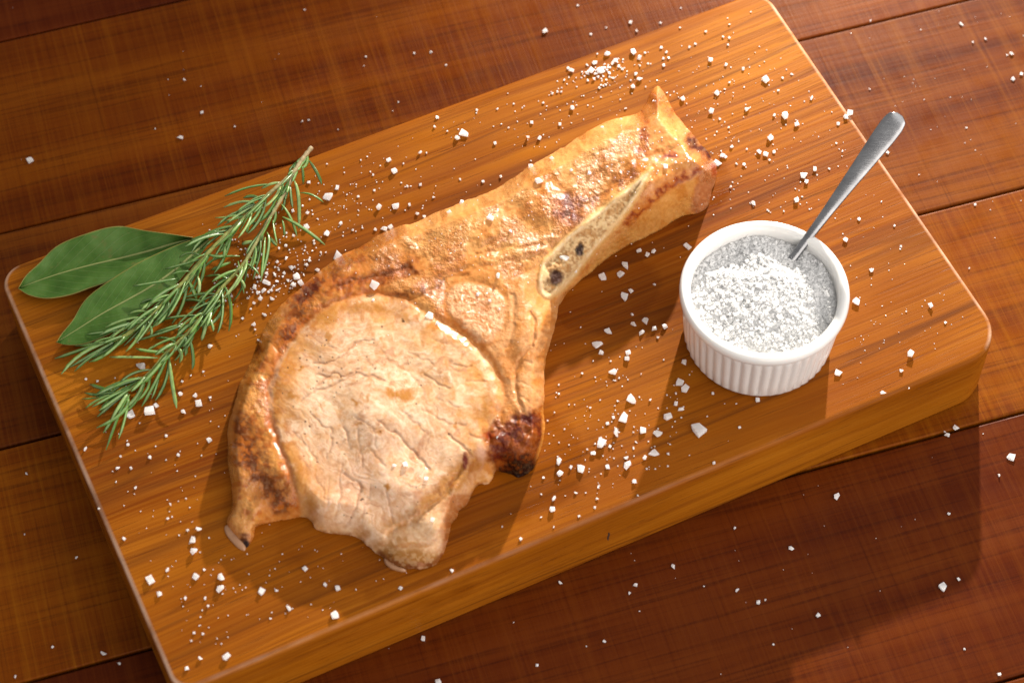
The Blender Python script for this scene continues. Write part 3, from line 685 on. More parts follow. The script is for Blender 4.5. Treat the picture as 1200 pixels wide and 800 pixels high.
tag(chop, 'roasted bone-in pork chop with long rib lying on the wooden cutting board', 'pork chop')
nW = S.shape[1]
idx = np.arange(S.size).reshape(S.shape)
fi, fj = np.nonzero(corner)
quad = np.stack([idx[fi, fj], idx[fi + 1, fj], idx[fi + 1, fj + 1], idx[fi, fj + 1]], -1)
flab = lab[fi, fj]
# outer boundary edges for the skirt
ed = np.concatenate([quad[:, [0, 1]], quad[:, [1, 2]], quad[:, [2, 3]], quad[:, [3, 0]]]); efl = np.concatenate([flab] * 4)
key = np.sort(ed, 1); kk = key[:, 0].astype(np.int64) * S.size + key[:, 1]
_, inv, cnt = np.unique(kk, return_inverse=True, return_counts=True)
bd = cnt[inv] == 1
bed, bfl = ed[bd], efl[bd]
Pf = P3.reshape(-1, 3); Cf = C.reshape(-1, 3); Gf = gloss.ravel(); Rf = grit.ravel()
for L_, nm in enumerate(names):
    q = quad[flab == L_]
    e = bed[bfl == L_]
    used = np.unique(q); mp = np.full(S.size, -1); mp[used] = np.arange(len(used))
    pv = Pf[used]; f = mp[q]
    # skirt down to the board
    if len(e):
        bu = np.unique(e); mp2 = np.full(S.size, -1); mp2[bu] = len(used) + np.arange(len(bu))
        low = Pf[bu].copy(); low[:, 2] = BH + 0.004
        pv = np.vstack([pv, low]); sk = np.stack([mp[e[:, 1]], mp[e[:, 0]], mp2[e[:, 0]], mp2[e[:, 1]]], -1)
        f = np.vstack([f, sk]); vid = np.concatenate([used, bu])
    else: vid = used
    me = mesh_np(nm, pv - chop_loc, f)
    ca = me.attributes.new('albedo', 'FLOAT_COLOR', 'POINT'); ca.data.foreach_set('color', np.column_stack([Cf[vid], np.ones(len(vid))]).astype(np.float32).ravel())
    ga = me.attributes.new('gloss', 'FLOAT', 'POINT'); ga.data.foreach_set('value', Gf[vid].astype(np.float32))
    ra = me.attributes.new('grit', 'FLOAT', 'POINT'); ra.data.foreach_set('value', Rf[vid].astype(np.float32))
    o = obj(nm, me, M['meat'], chop)
    if L_ in labels: o['label'] = labels[L_]
def slab(name, poly, th, mat, parent, origin):
    P = smooth_poly(poly, 4); W = at(P[:, 0], P[:, 1], BH + .01); n = len(W); c = W.mean(0)
    vs = list(W) + [c + (w - c) * .96 + [0, 0, th * .6] for w in W] + [c + (w - c) * .75 + [0, 0, th] for w in W]
    fs = [(r * n + i, r * n + (i + 1) % n, (r + 1) * n + (i + 1) % n, (r + 1) * n + i) for r in (0, 1) for i in range(n)] + [tuple(range(2 * n, 3 * n))]
    a = P; area = np.sum(a[:, 0] * np.roll(a[:, 1], -1) - np.roll(a[:, 0], -1) * a[:, 1])
    if area > 0: fs = [f[::-1] for f in fs]
    return obj(name, mesh_np(name, np.array(vs) - origin, fs), mat, parent)
slab('fat_sliver', [(263,618),(267,615),(275,623),(283,633),(288,641),(286,645),(279,642),(271,634),(265,626)], .10, M['juice'], chop, chop_loc)
slab('fat_sliver', [(450,654),(455,656),(464,664),(476,668),(472,670),(460,667),(452,661)], .14, M['juice'], chop, chop_loc)

# ------------------------------------------------------------------ ramekin, salt heap, spoon
RC = np.array(at(896.5, 338.0, BH + 4.12)); RC[2] = BH + 0.006
ram = empty('ramekin', RC)
tag(ram, 'small white fluted porcelain ramekin full of flaky salt on the board', 'ramekin')
HR = 4.10
def lathe(name, prof, seg, mat, parent, flute=None, closed=False):
    vs = []; n = len(prof)
    for k in range(seg):
        a = 2 * math.pi * k / seg
        for (r, z, f) in prof:
            q = r + (f * 0.055 * (abs(math.cos(a * 24)) ** .8 * 2 - 1) if f else 0)
            vs.append((q * math.cos(a), q * math.sin(a), z))
    fs = []
    for k in range(seg):
        k2 = (k + 1) % seg
        for i in range(n - 1 if not closed else n):
            j = (i + 1) % n
            fs.append((k * n + i, k2 * n + i, k2 * n + j, k * n + j))
    return obj(name, mesh_np(name, vs, fs), mat, parent)
lathe('body', [(0.01, 0.12, 0), (3.05, 0.10, 0), (3.12, 0.0, 0), (3.30, 0.0, 0), (3.40, 0.06, 0), (3.46, 0.18, .3), (3.50, 0.35, 1), (3.58, 1.2, 1), (3.66, 2.2, 1), (3.72, 3.0, 1), (3.745, 3.28, .6), (3.75, 3.40, 0), (3.76, 3.5, 0)], 384, M['ceramic'], ram)
rimp = []
for k in range(0, 11):
    a = math.radians(-100 + 200 * k / 10); rimp.append((3.76 + .22 * math.cos(a) if True else 0, 3.82 + .28 * math.sin(a), 0))
lathe('rim', [(3.60, 3.50, 0), (3.76, 3.49, 0)] + [(3.80 + .17 * math.cos(math.radians(a)), 3.80 + .30 * math.sin(math.radians(a)), 0) for a in range(-80, 100, 15)] +
      [(3.62, 4.09, 0), (3.50, 4.02, 0), (3.44, 3.88, 0), (3.42, 3.6, 0), (3.41, 3.3, 0)], 160, M['ceramic'], ram)
lathe('inner_wall', [(3.41, 3.3, 0), (3.40, 3.16, 0), (3.30, 3.06, 0), (3.28, 2.95, 0), (3.26, 2.2, 0), (3.20, .8, 0), (2.9, .35, 0), (0.01, .3, 0)], 160, M['ceramic'], ram)

def hull(pts):
    bm = bmesh.new()
    for p in pts: bm.verts.new(p)
    bmesh.ops.convex_hull(bm, input=bm.verts)
    bmesh.ops.delete(bm, geom=[v for v in bm.verts if not v.link_faces], context='VERTS')
    bm.verts.index_update()
    vs = np.array([v.co[:] for v in bm.verts]); fs = [tuple(v.index for v in f.verts) for f in bm.faces]
    bm.free(); return vs, fs
def crystal(flat=0.6, seed=0):
    r = random.Random(seed); pts = []
    if flat < .5:                                   # thin broken plate, four or five ragged sides
        m = r.choice([4, 4, 5]); a0 = r.uniform(0, 6.28)
        for i in range(m):
            a = a0 + 6.283 * (i + r.uniform(-.3, .3)) / m; k = r.uniform(.65, 1.25)
            for z in (-1, 1): pts.append((k * math.cos(a) * r.uniform(.85, 1), k * math.sin(a) * r.uniform(.85, 1), flat * z * r.uniform(.5, 1)))
            if r.random() < .6: pts.append((k * .8 * math.cos(a + .5), k * .8 * math.sin(a + .5), flat * r.uniform(-1, 1)))
    elif seed % 2:                                  # worn cube
        for i in range(8):
            pts.append(tuple((1 if i >> q & 1 else -1) * r.uniform(.35, .85) * (flat if q == 2 else 1) for q in range(3)))
        pts += [(r.uniform(-.9, .9), r.uniform(-.9, .9), flat * r.uniform(-.8, .8)) for _ in range(4)]
    else:
        for _ in range(r.randrange(8, 13)):
            a = r.uniform(0, 6.283); z = r.uniform(-1, 1); q = (1 - z * z) ** .5; k = r.uniform(.6, 1.1)
            pts.append((k * q * math.cos(a), k * q * math.sin(a) * .85, flat * k * z))
    vs, fs = hull(pts)
    vs[:, 2] -= vs[:, 2].min()
    return vs, fs
CRY = [crystal(.75, s) for s in range(10)] + [crystal(.32, 50 + s) for s in range(6)]
def joined(name, items, mat, parent=None, origin=(0, 0, 0)):
    """items: (position cm, radius cm, 3x3 rotation, kind)"""
    vs = []; fs = []; b = 0
    for p, r, R, k in items:
        v, f = CRY[k]; vs.append((v * r) @ R.T + p); fs += [tuple(i + b for i in t) for t in f]; b += len(v)
    return obj(name, mesh_np(name, np.vstack(vs) - np.array(origin), fs, False), mat, parent)
def rrot(tilt=3.2):
    a = random.uniform(0, 6.283); b = random.uniform(-tilt, tilt); c = random.uniform(-tilt, tilt)
    return np.array(Matrix.Rotation(a, 3, 'Z') @ Matrix.Rotation(b, 3, 'X') @ Matrix.Rotation(c, 3, 'Y'))
# height of the heap: high in front, a scooped hollow behind the ridge
def heap(x, y):
    ridge = 1.0 + 0.14 * np.sin(x * 1.1 + .5) + .12 * np.sin(x * 2.7)
    s = sst(-.05, .75, y - ridge)
    front = 3.72 - 0.035 * (y - .6) ** 2 - .035 * x * x
    low = 3.40 + .10 * np.cos(x * 2)
    return front * (1 - s) + low * s + .20 * (fbm(x * 1.6 + 9, y * 1.6 + 9, 5, 3) - .5) + .10 * (fbm(x * 5 + 9, y * 5 + 9, 6, 2) - .5)
nr_, na_ = 60, 140
hv = [(0, 0, float(heap(np.array(0.), np.array(0.))))]; hf = []
for i in range(1, nr_ + 1):
    for k in range(na_):
        r = 3.27 * i / nr_; a = 2 * math.pi * k / na_; x, y = r * math.cos(a), r * math.sin(a)
        z = float(heap(np.array(x), np.array(y))); q = 1 + .042 * float(sst(2.95, 3.25, z)) * (i / nr_) ** 4
        hv.append((x * q, y * q, z))
for k in range(na_): hf.append((0, 1 + k, 1 + (k + 1) % na_))
for i in range(nr_ - 1):
    for k in range(na_):
        a0 = 1 + i * na_ + k; a1 = 1 + i * na_ + (k + 1) % na_; hf.append((a0, a0 + na_, a1 + na_, a1))
heapo = obj('salt_heap', mesh_np('salt_heap', hv, hf), M['salt'], None, RC)
tag(heapo, 'heap of white flaky salt filling the ramekin round the spoon', 'salt', None, 'stuff')
items = []
for _ in range(13000):
    r = 3.36 * math.sqrt(random.random()); a = random.uniform(0, 6.283); x, y = r * math.cos(a), r * math.sin(a)
    rad = min(max(random.lognormvariate(-3.05, .50), .026), .17)
    if r + rad * .5 > (3.29 if heap(np.array(x), np.array(y)) < 3.15 else 3.40): continue
    items.append((np.array([x, y, float(heap(np.array(x), np.array(y))) + rad * random.uniform(-.6, .15)]), rad, rrot(.6 if random.random() < .82 else 3.2), random.randrange(16)))
cm_ = joined('salt_flake', items, M['salt'], heapo); cm_['kind'] = 'stuff'

# spoon: straight tapering handle leaning on the back of the rim
pA = at(921, 313, BH + 2.95); pB = at(948, 277, BH + 4.02)
dirv = (pB - pA) / np.linalg.norm(pB - pA)
def along(pxx, pyy):      # point of the spoon's axis nearest the sight line through a pixel
    o = np.array([0, 0, HCAM]); d = at(pxx, pyy, 0) - o; d /= np.linalg.norm(d)
    w0 = pA - o; b = dirv @ d; dd = dirv @ w0; ee = d @ w0
    return (b * ee - dd) / (1 - b * b)
tTip = along(1049, 130)
side_ = np.cross(dirv, _fw); side_ /= np.linalg.norm(side_)
nrm = np.cross(side_, dirv)
if nrm[2] < 0: nrm = -nrm
def at_t(f): return f * tTip
#          t fraction, half width, half thickness, sag
prof = [(-.42, .10, .02, -.35), (-.40, .45, .035, -.36), (-.34, .78, .04, -.42), (-.26, .92, .04, -.42), (-.16, .80, .045, -.30), (-.09, .52, .06, -.14), (-.04, .32, .09, -.04), (0, .27, .12, 0), (.08, .22, .13, .02), (.22, .225, .12, .02), (.38, .275, .10, .02), (.55, .36, .085, .01),
        (.72, .46, .075, 0), (.86, .54, .07, -.02), (.93, .55, .066, -.04), (.965, .50, .062, -.05), (.985, .42, .055, -.055), (.996, .28, .045, -.058), (1.0, .16, .03, -.06)]
fr = np.array(prof); ts = np.linspace(fr[0, 0], 1, 70)
vs = []; nsec = 20
for t in ts:
    hw, ht, sg = (np.interp(t, fr[:, 0], fr[:, k]) for k in (1, 2, 3))
    c = pA + dirv * at_t(t) + nrm * sg
    for k in range(nsec):
        a = 2 * math.pi * k / nsec
        cx_ = math.copysign(abs(math.cos(a)) ** .45, math.cos(a)); sy_ = math.copysign(abs(math.sin(a)) ** .75, math.sin(a))
        crown = .30 * ht * (1 - cx_ ** 2) * 1.0
        dish = (.28 * (cx_ ** 2) * hw if t < -.06 else 0)
        vs.append(c + side_ * hw * cx_ + nrm * (ht * sy_ + crown * (1 if sy_ > 0 else 0) + dish))
fs = [(i * nsec + k, i * nsec + (k + 1) % nsec, (i + 1) * nsec + (k + 1) % nsec, (i + 1) * nsec + k) for i in range(len(ts) - 1) for k in range(nsec)]
fs += [tuple(range(nsec - 1, -1, -1)), tuple(range((len(ts) - 1) * nsec, len(ts) * nsec))]
me = mesh_np('spoon', np.array(vs) - pA, fs)
sp = obj('spoon', me, M['steel'], None, pA)
sp.rotation_euler = (0, 0, 0)
tag(sp, 'brushed steel teaspoon standing in the salt with its handle over the rim', 'spoon')

# ------------------------------------------------------------------ bay leaves
def bay_leaf(name, mid, upper, lower, zfun, label, loc_px):
    mid = catmull(mid, 10); up_ = catmull(upper, 10); lo_ = catmull(lower, 10)
    def resample(P, n):
        d = np.r_[0, np.cumsum(np.hypot(*np.diff(P, axis=0).T))]; t = np.linspace(0, d[-1], n)
        return np.stack([np.interp(t, d, P[:, 0]), np.interp(t, d, P[:, 1])], -1)
    n, m = 60, 9
    A, Mm, B = resample(up_, n), resample(mid, n), resample(lo_, n)
    vs = []; acr = []; alo = []
    for i in range(n):
        for j in range(-m, m + 1):
            s = abs(j) / m; E_ = A if j < 0 else B
            p = Mm[i] * (1 - s) + E_[i] * s
            u = j / m; v = i / (n - 1)
            edgew = .02 * math.sin(v * 40 + (3 if j < 0 else 0)) * s * s
            z = zfun(u, v) + edgew
            vs.append(at(p[0], p[1], BH + .03 + max(z, 0))); acr.append(u); alo.append(v)
    w = 2 * m + 1
    fs = [(i * w + j, (i + 1) * w + j, (i + 1) * w + j + 1, i * w + j + 1) for i in range(n - 1) for j in range(w - 1)]
    o0 = at(*loc_px, BH); o0[2] = BH
    root = empty(name, o0)
    tag(root, label, 'bay leaf', 'two bay leaves beside the rosemary')
    me = mesh_np('blade', np.array(vs) - o0, fs)
    for nm, dat in (('across', acr), ('along', alo)):
        at_ = me.attributes.new(nm, 'FLOAT', 'POINT'); at_.data.foreach_set('value', np.array(dat, np.float32))
    b = obj('blade', me, M['leaf'], root)
    so = b.modifiers.new('thickness', 'SOLIDIFY'); so.thickness = 0.0003; so.offset = -1
    rv = []; rf = []; k = 6
    for i in range(n):
        v = i / (n - 1); c = at(Mm[i][0], Mm[i][1], BH + .045 + max(zfun(0, v), 0)); r = .03 + .055 * v
        d = (at(*Mm[min(i + 1, n - 1)], BH) - at(*Mm[max(i - 1, 0)], BH)); d /= np.linalg.norm(d); s_ = np.array([-d[1], d[0], 0])
        for q in range(k):
            a = 2 * math.pi * q / k; rv.append(c + s_ * r * math.cos(a) + np.array([0, 0, 1]) * r * .8 * math.sin(a))
    rf = [(i * k + q, (i + 1) * k + q, (i + 1) * k + (q + 1) % k, i * k + (q + 1) % k) for i in range(n - 1) for q in range(k)]
    rf += [tuple(range(k)), tuple(range((n - 1) * k, n * k))[::-1]]
    obj('midrib', mesh_np('midrib', np.array(rv) - o0, rf), M['midrib'], root)
    return root
bay_leaf('bay_leaf', [(21,338),(45,329),(72,320),(105,311),(135,304),(175,294),(205,285),(226,279)],
         [(21,338),(30,323),(45,309),(67,288),(100,274),(137,265),(170,270),(200,274),(226,278)],
         [(21,338),(34,346),(55,350),(82,346),(105,338),(128,330),(152,317),(195,297),(226,280)],
         lambda u, v: .38 * u * u * (1 - v) ** .3 + .10 + .35 * math.sin(v * 2.2) * (u < 0) * abs(u) + .25 * v, 'flat green bay leaf nearest the far edge, half under the other leaf', (120, 320))
bay_leaf('bay_leaf', [(66,401),(92,385),(119,368),(150,351),(175,337),(200,320),(225,299),(244,281)],
         [(66,401),(72,391),(85,375),(100,351),(125,331),(162,308),(200,290),(225,281),(244,279)],
         [(66,401),(76,404),(93,404),(112,399),(135,388),(165,368),(200,340),(230,305),(246,284)],
         lambda u, v: .30 * u * u * (u < 0) + .38 + .22 * math.sin(v * 3) , 'darker green bay leaf lying partly under the rosemary sprig', (140, 350))

# ------------------------------------------------------------------ rosemary
RO = at(230, 350, BH); RO[2] = BH
ros = empty('rosemary_sprig', RO)
tag(ros, 'fresh green rosemary sprig with two branches lying across the bay leaves', 'rosemary')
def tube_px(name, pts, zs, r0, r1, mat, wood):
    P = catmull(np.array([(a, b, z) for (a, b), z in zip(pts, zs)]), 7); n = len(P); k = 10
    W = at(P[:, 0], P[:, 1], BH + P[:, 2]); vs = []; wd = []
    for i in range(n):
        d = W[min(i + 1, n - 1)] - W[max(i - 1, 0)]; d /= np.linalg.norm(d)
        s = np.cross(d, [0, 0, 1.]); s /= np.linalg.norm(s); u = np.cross(s, d); f = i / (n - 1); r = r0 * (1 - f) + r1 * f
        r *= 1 + .12 * math.sin(i * 2.1)
        for q in range(k):
            a = 2 * math.pi * q / k; vs.append(W[i] + r * (s * math.cos(a) + u * math.sin(a))); wd.append(max(0, 1 - f * wood) if wood else 0.15)
    fs = [(i * k + q, i * k + (q + 1) % k, (i + 1) * k + (q + 1) % k, (i + 1) * k + q) for i in range(n - 1) for q in range(k)]
    fs += [tuple(range(k - 1, -1, -1)), tuple(range((n - 1) * k, n * k))]
    me = mesh_np(name, np.array(vs) - RO, fs)
    a_ = me.attributes.new('wood', 'FLOAT', 'POINT'); a_.data.foreach_set('value', np.array(wd, np.float32))
    return obj(name, me, mat, ros)
SA = [(365,173),(354,187),(342,204),(318,225),(297,245),(275,265),(255,285),(235,306),(215,330),(200,346),(183,364),(165,380),(145,394),(128,402)]
ZA = [1.1,1.15,1.2,1.25,1.25,1.2,1.2,1.15,1.1,1.0,.95,.85,.75,.6]
SB = [(345,202),(334,225),(318,252),(298,288),(285,310),(270,326),(257,341),(244,360),(226,383),(213,397),(195,413),(178,434),(162,448),(150,457)]
ZB = [1.15,1.0,.9,.8,.8,.75,.75,.75,.7,.65,.6,.55,.5,.45]
stemA = tube_px('stem', SA, ZA, .115, .085, M['stem'], 2.2)
stemB = tube_px('branch', SB, ZB, .105, .075, M['stem'], 3.0)
cA = catmull(np.array([(a, b, z) for (a, b), z in zip(SA, ZA)]), 10); cB = catmull(np.array([(a, b, z) for (a, b), z in zip(SB, ZB)]), 10)
ncount = 0
def needle(p0, p1, p2, wd=None):
    """a narrow leathery leaf along a bent line of three world points (cm)"""
    global ncount
    n = 7; t = np.linspace(0, 1, n)[:, None]
    W = (1 - t) ** 2 * p0 + 2 * t * (1 - t) * p1 + t * t * p2
    wd = wd or random.uniform(.058, .095); vs = []; rib = []
    roll = random.uniform(-.7, .7)
    for i in range(n):
        d = W[min(i + 1, n - 1)] - W[max(i - 1, 0)]; d /= np.linalg.norm(d) + 1e-9
        s = np.cross(d, [0, 0, 1.]); s /= np.linalg.norm(s) + 1e-9; u = np.cross(s, d)
        s, u = s * math.cos(roll) + u * math.sin(roll), u * math.cos(roll) - s * math.sin(roll)
        f = i / (n - 1); w = wd * min(1, .45 + 2.2 * f, (1.04 - f) * 4.5 + .10)
        for (a, b, rb) in ((-1, -.35, 0), (-.55, .22, .15), (0, .02, .9), (.55, .22, .15), (1, -.35, 0), (0, -.50, .8)):
            vs.append(W[i] + w * (a * s + b * u)); rib.append(rb)
    k = 6
    fs = [(i * k + q, i * k + (q + 1) % k, (i + 1) * k + (q + 1) % k, (i + 1) * k + q) for i in range(n - 1) for q in range(k)]
    fs += [tuple(range(k - 1, -1, -1)), tuple(range((n - 1) * k, n * k))]
    me = mesh_np('needle', np.array(vs) - RO, fs)
    a_ = me.attributes.new('rib', 'FLOAT', 'POINT'); a_.data.foreach_set('value', np.array(rib, np.float32))
    obj('needle', me, M['needle'], ros); ncount += 1
def zat(x, y):
    best = min(((abs(c[0] - x) + abs(c[1] - y)), c[2]) for cc in (cA, cB) for c in cc[::5]); return best[1]
NT = """320 216 292 219 263 230|362 188 371 202 377 216|352 226 366 228 379 237|345 212 350 233 350 268|338 211 331 225 330 237|330 239 341 256 348 277|331 254 355 267 381 287
340 217 341 230 343 244|320 258 322 272 325 286|312 258 308 272 307 284|313 272 315 290 305 329|348 189 343 195 338 202|354 195 355 205 355 216|292 247 271 253 252 255|290 251 278 255 264 259
275 265 257 268 236 277|299 242 289 256 280 272|293 257 290 266 289 273|322 247 306 258 292 263|331 258 333 268 333 277|238 302 216 309 193 315|208 326 180 331 156 335|195 339 184 347 170 354
257 270 238 277 223 282|281 300 255 302 239 314|270 307 259 311 247 316|279 306 282 324 286 344|262 334 270 358 268 388|260 337 261 367 255 390|260 356 240 367 217 371|259 352 244 356 222 361
232 369 206 371 177 377|216 379 197 384 180 390|231 315 221 328 214 338|232 324 234 334 232 345|311 278 309 300 306 330|313 275 320 283 325 288|240 298 235 312 231 322|264 287 263 296 262 303
300 283 290 284 283 286|145 387 121 389 100 392|128 399 97 409 64 420|128 401 97 414 72 438|131 403 105 419 87 435|150 393 131 409 114 422|185 419 157 418 128 418|193 412 176 411 159 408
214 381 188 390 160 399|169 376 155 373 141 377|197 416 183 445 166 476|198 419 202 452 207 478|221 393 226 416 225 433|216 391 218 405 217 417|155 452 128 462 99 460|152 455 121 464 96 467
145 459 119 466 100 478|133 458 119 455 105 450|152 462 140 483 124 527|150 464 143 483 113 501|151 464 147 488 139 514|145 466 133 488 121 507|245 367 240 386 236 399|180 437 174 444 170 447
300 240 285 236 262 243|318 226 308 232 298 244|271 270 265 280 262 284|255 283 246 292 238 297|225 318 212 318 200 322|213 333 208 345 204 362|204 343 200 356 197 370|255 345 236 344 214 349
292 300 300 308 301 312|305 275 297 283 296 293|286 307 296 313 304 322|221 328 226 340 231 351|243 298 258 300 266 296|235 300 222 296 210 302|195 352 178 350 164 356|180 367 163 364 150 369|172 374 178 388 172 397
246 358 228 351 214 353|233 373 238 382 236 396|208 402 196 396 183 396|205 405 212 414 210 425|268 328 256 322 240 324|275 320 284 330 287 338|240 364 248 378 250 388|226 384 213 380 203 384
142 396 120 401 88 405|135 400 113 412 82 430|140 397 125 414 104 424|147 459 130 460 108 462|148 461 135 470 114 488|150 460 142 472 130 492|305 236 297 230 285 232|330 214 318 215 306 221"""
for ln in NT.replace('\n', '|').split('|'):
    a = [float(v) for v in ln.split()]
    z0 = zat(a[0], a[1]); lift = random.uniform(-.1, .35); z2 = max(.10, z0 * random.uniform(.3, .9) + lift * .5)
    p0 = at(a[0], a[1], BH + z0); p1 = at(a[2], a[3], BH + (z0 + z2) / 2 + .12); p2 = at(a[4], a[5], BH + z2)
    p1 = 2 * p1 - .5 * (p0 + p2) if True else p1
    p1 = (p1 + .5 * (p0 + p2)) / 2 if np.linalg.norm(p1 - p0) < .1 else p1
    needle(p0, p1, p2)
for cc, lo, hi, cnt_ in ((cA, .04, .99, 92), (cB, .04, .99, 76)):
    for _ in range(cnt_):
        f = random.uniform(lo, hi); i = min(int(f * (len(cc) - 2)), len(cc) - 2)
        c = at(cc[i][0], cc[i][1], BH + cc[i][2]); c2 = at(cc[i + 1][0], cc[i + 1][1], BH + cc[i + 1][2]); d = c2 - c; d /= np.linalg.norm(d)
        s = np.cross(d, [0, 0, 1.]); s /= np.linalg.norm(s); u = np.cross(s, d)
        a = random.uniform(0, 6.283); o_ = s * math.cos(a) + u * math.sin(a) * .8
        L_ = random.uniform(1.0, 2.3) if f > .15 else random.uniform(.4, .9); sp_ = random.uniform(.35, .95)
        p1 = c + L_ * .5 * (d * (1.1 - sp_ * .3) + o_ * sp_ * 1.1); p2 = c + L_ * (d * (1.0) + o_ * sp_ * random.uniform(.3, .75))
        for p in (p1, p2): p[2] = max(p[2], BH + .10)
        needle(c + o_ * .06, p1, p2)

# ------------------------------------------------------------------ salt scattered about
zf = lambda x, y: float(Z[int(np.clip(round(y - V0), 0, Z.shape[0] - 1)), int(np.clip(round(x - U0), 0, Z.shape[1] - 1))])
crymesh = [mesh_np('salt_grain', v, f, False) for v, f in CRY]
for m_ in crymesh: m_.materials.append(M['salt'])
SALT = {}
def S_(key, txt): SALT[key] = [tuple(float(q) for q in t.split()) for t in txt.replace('\n', ';').split(';') if t.strip()]
S_('table_far', "639 37 5;692 41 3;710 33 3;739 27 4;746 37 4;774 28 3;677 7 3;505 61 4;523 77 2.5;798 10 2;35 188 6;211 161 6;237 132 4;216 94 4;235 102 3;275 149 2.5;354 143 3.5;362 141 2.5;397 153 3;460 130 3;467 120 2.5;486 63 3;357 12 3;429 67 2.5;182 151 2;306 120 2")
S_('table_right', "1127 28 5;1140 50 4;1155 46 4;1185 63 5;1180 65 3;1197 87 4;1187 93 4;1020 104 4;1040 179 4;1132 150 2.5;1142 240 3;1136 315 3;1020 25 2;1186 534 9;1171 557 4;1130 760 3;1077 205 2")
S_('table_shade', "1120 500 7;1110 510 6;1107 506 3;981 582 8;927 642 6;861 618 4;864 691 5;889 706 5;897 703 2.5;958 721 5;1112 602 4;1105 688 9;1123 678 4;906 755 3;1171 790 4;789 663 6;825 687 2;918 667 2;1027 630 2;656 682 5;738 696 5;745 685 5;748 716 4;708 751 4;496 748 5;629 779 3;514 799 6;602 729 2;687 757 2")
S_('table_left', "122 765 7;90 653 4;29 627 4;31 555 4;140 777 4;62 757 3;18 792 4")
S_('far_heap', "712 63 7;697 73 6;703 83 8;693 83 6;698 93 5;722 71 5;725 78 4;670 83 6;666 80 4;682 88 3;743 61 6;749 67 5;756 63 3;750 92 6;741 102 5;757 102 3;745 87 4;688 76 4;706 92 4;714 86 4;700 64 3;730 70 3;710 100 3;676 92 3;719 92 3")
S_('far', "775 56 4;778 77 4;777 69 3;783 69 3;808 56 3;815 52 3;853 53 4;855 45 3.5;847 44 3;827 37 4;797 33 3;855 29 3;832 71 5;851 76 4;871 81 4;733 127 4;670 127 5;656 146 4;623 144 4;632 162 5;617 160 7;596 150 3;580 168 4;543 157 8;536 162 5;525 153 4;512 138 4;509 149 4;500 180 3;539 210 4;566 213 4;587 207 4;508 231 4;511 218 3;583 128 3.5;559 129 4;637 121 3;647 110 3;653 108 3;658 108 3;632 119 2.5;602 122 3;612 127 2.5;595 110 2;727 117 2;684 140 2")
S_('right_back', "897 93 7;840 109 5;855 97 4;849 105 3;859 113 3;834 130 6;843 140 3;875 128 6;854 150 3;800 116 5;857 172 4;847 182 5;890 178 5;897 181 5;863 192 4;872 193 4;875 175 3;855 220 5;883 238 6;928 87 4;917 92 3;912 107 3;951 115 5;920 136 7;907 135 4;934 146 6;902 162 6;907 178 4;902 188 3;992 137 7;982 145 4;975 132 2;941 206 8;945 213 5;955 198 5;972 198 3;987 177 3;980 168 3;934 235 6;940 231 3;918 248 3;1007 257 4;991 281 5;1048 265 2.5;839 192 8;850 184 4")
S_('right_front', "1021 316 6;1056 289 3;1090 358 6;1108 378 4;1062 365 2;1067 415 7;1056 434 5;1035 460 6;981 438 8;1065 455 2")
S_('between_shade', "712 388 8;742 380 7;756 376 8;752 389 7;767 385 7;779 383 5;771 395 4;700 404 9;704 413 5;736 413 7;735 420 6;720 436 8;732 311 8;728 321 8;766 294 6;758 299 6;749 294 5;705 325 8;731 347 9;739 341 6;767 333 4;741 368 4;682 438 2.5;655 462 2.5;692 478 2.5")
S_('between_lit', "732 491 11;739 468 9;722 507 10;704 519 10;719 489 4;712 496 4;715 523 4;695 531 5;680 549 9;654 540 9;656 555 7;669 547 5;736 546 11;734 536 6;753 505 8;771 508 9;766 531 9;756 536 5;712 547 5;743 564 5;747 581 3;649 583 7;647 597 6;675 577 4;701 571 3;700 584 4;697 594 4;679 605 3.5;649 617 3;610 631 4;589 618 4;637 560 3;762 468 4;783 532 3")
S_('ramekin_side', "806 290 8;802 424 7;796 449 9;803 456 8;792 461 4;792 473 5;798 479 7;835 461 4;783 489 8;837 542 4;866 501 3;888 469 5")
S_('rosemary_pile', "347 324 8;341 314 6;352 331 6;311 330 8;309 340 6;299 336 5;319 350 5;306 350 5;298 355 4;295 343 4;328 338 4;335 303 4;325 307 4;335 288 4;344 334 5;337 328 4;318 340 4;325 330 4;304 325 5;312 320 4;322 322 4;333 320 4;345 313 4;356 322 4;315 333 4;290 350 3;302 343 4;360 310 4;311 369 4;297 380 6;284 373 4;371 290 4;372 316 5;363 305 4;372 257 3;360 266 6;382 274 6;399 262 4;414 270 3;383 193 3;362 214 4;395 220 5;360 250 5;343 247 4;344 276 4;354 283 3")
S_('far_left', "423 188 3;456 188 5;462 201 6;446 195 2.5;437 205 3.5;473 192 3;439 223 4;463 242 8;445 243 6;480 240 4;477 219 3;492 179 5;420 231 3;450 268 7;458 266 5;440 269 4;489 251 5;474 220 3;493 216 4")
S_('left_front', "246 406 5;238 435 4;214 447 3;211 462 5;228 463 6;233 473 7;215 482 6;183 475 5;246 466 3;245 516 5;100 526 5;150 521 4;209 533 4;195 511 3;142 535 3;138 548 5;153 549 4;175 536 4;159 572 4;145 631 4;116 596 3;201 592 5;197 608 3;101 444 3;114 447 3;224 440 3")
S_('near_front', "233 619 7;220 621 3;227 633 8;228 646 9;176 681 10;196 667 6;186 696 7;217 701 5;229 675 8;239 668 4;259 677 10;258 690 10;243 708 6;241 701 4;305 692 8;324 692 4;338 712 6;358 666 5;381 685 4;396 689 5;266 769 8;235 771 5;219 783 5;228 741 3;238 742 3;317 725 3;530 669 4;470 689 4;418 691 3")
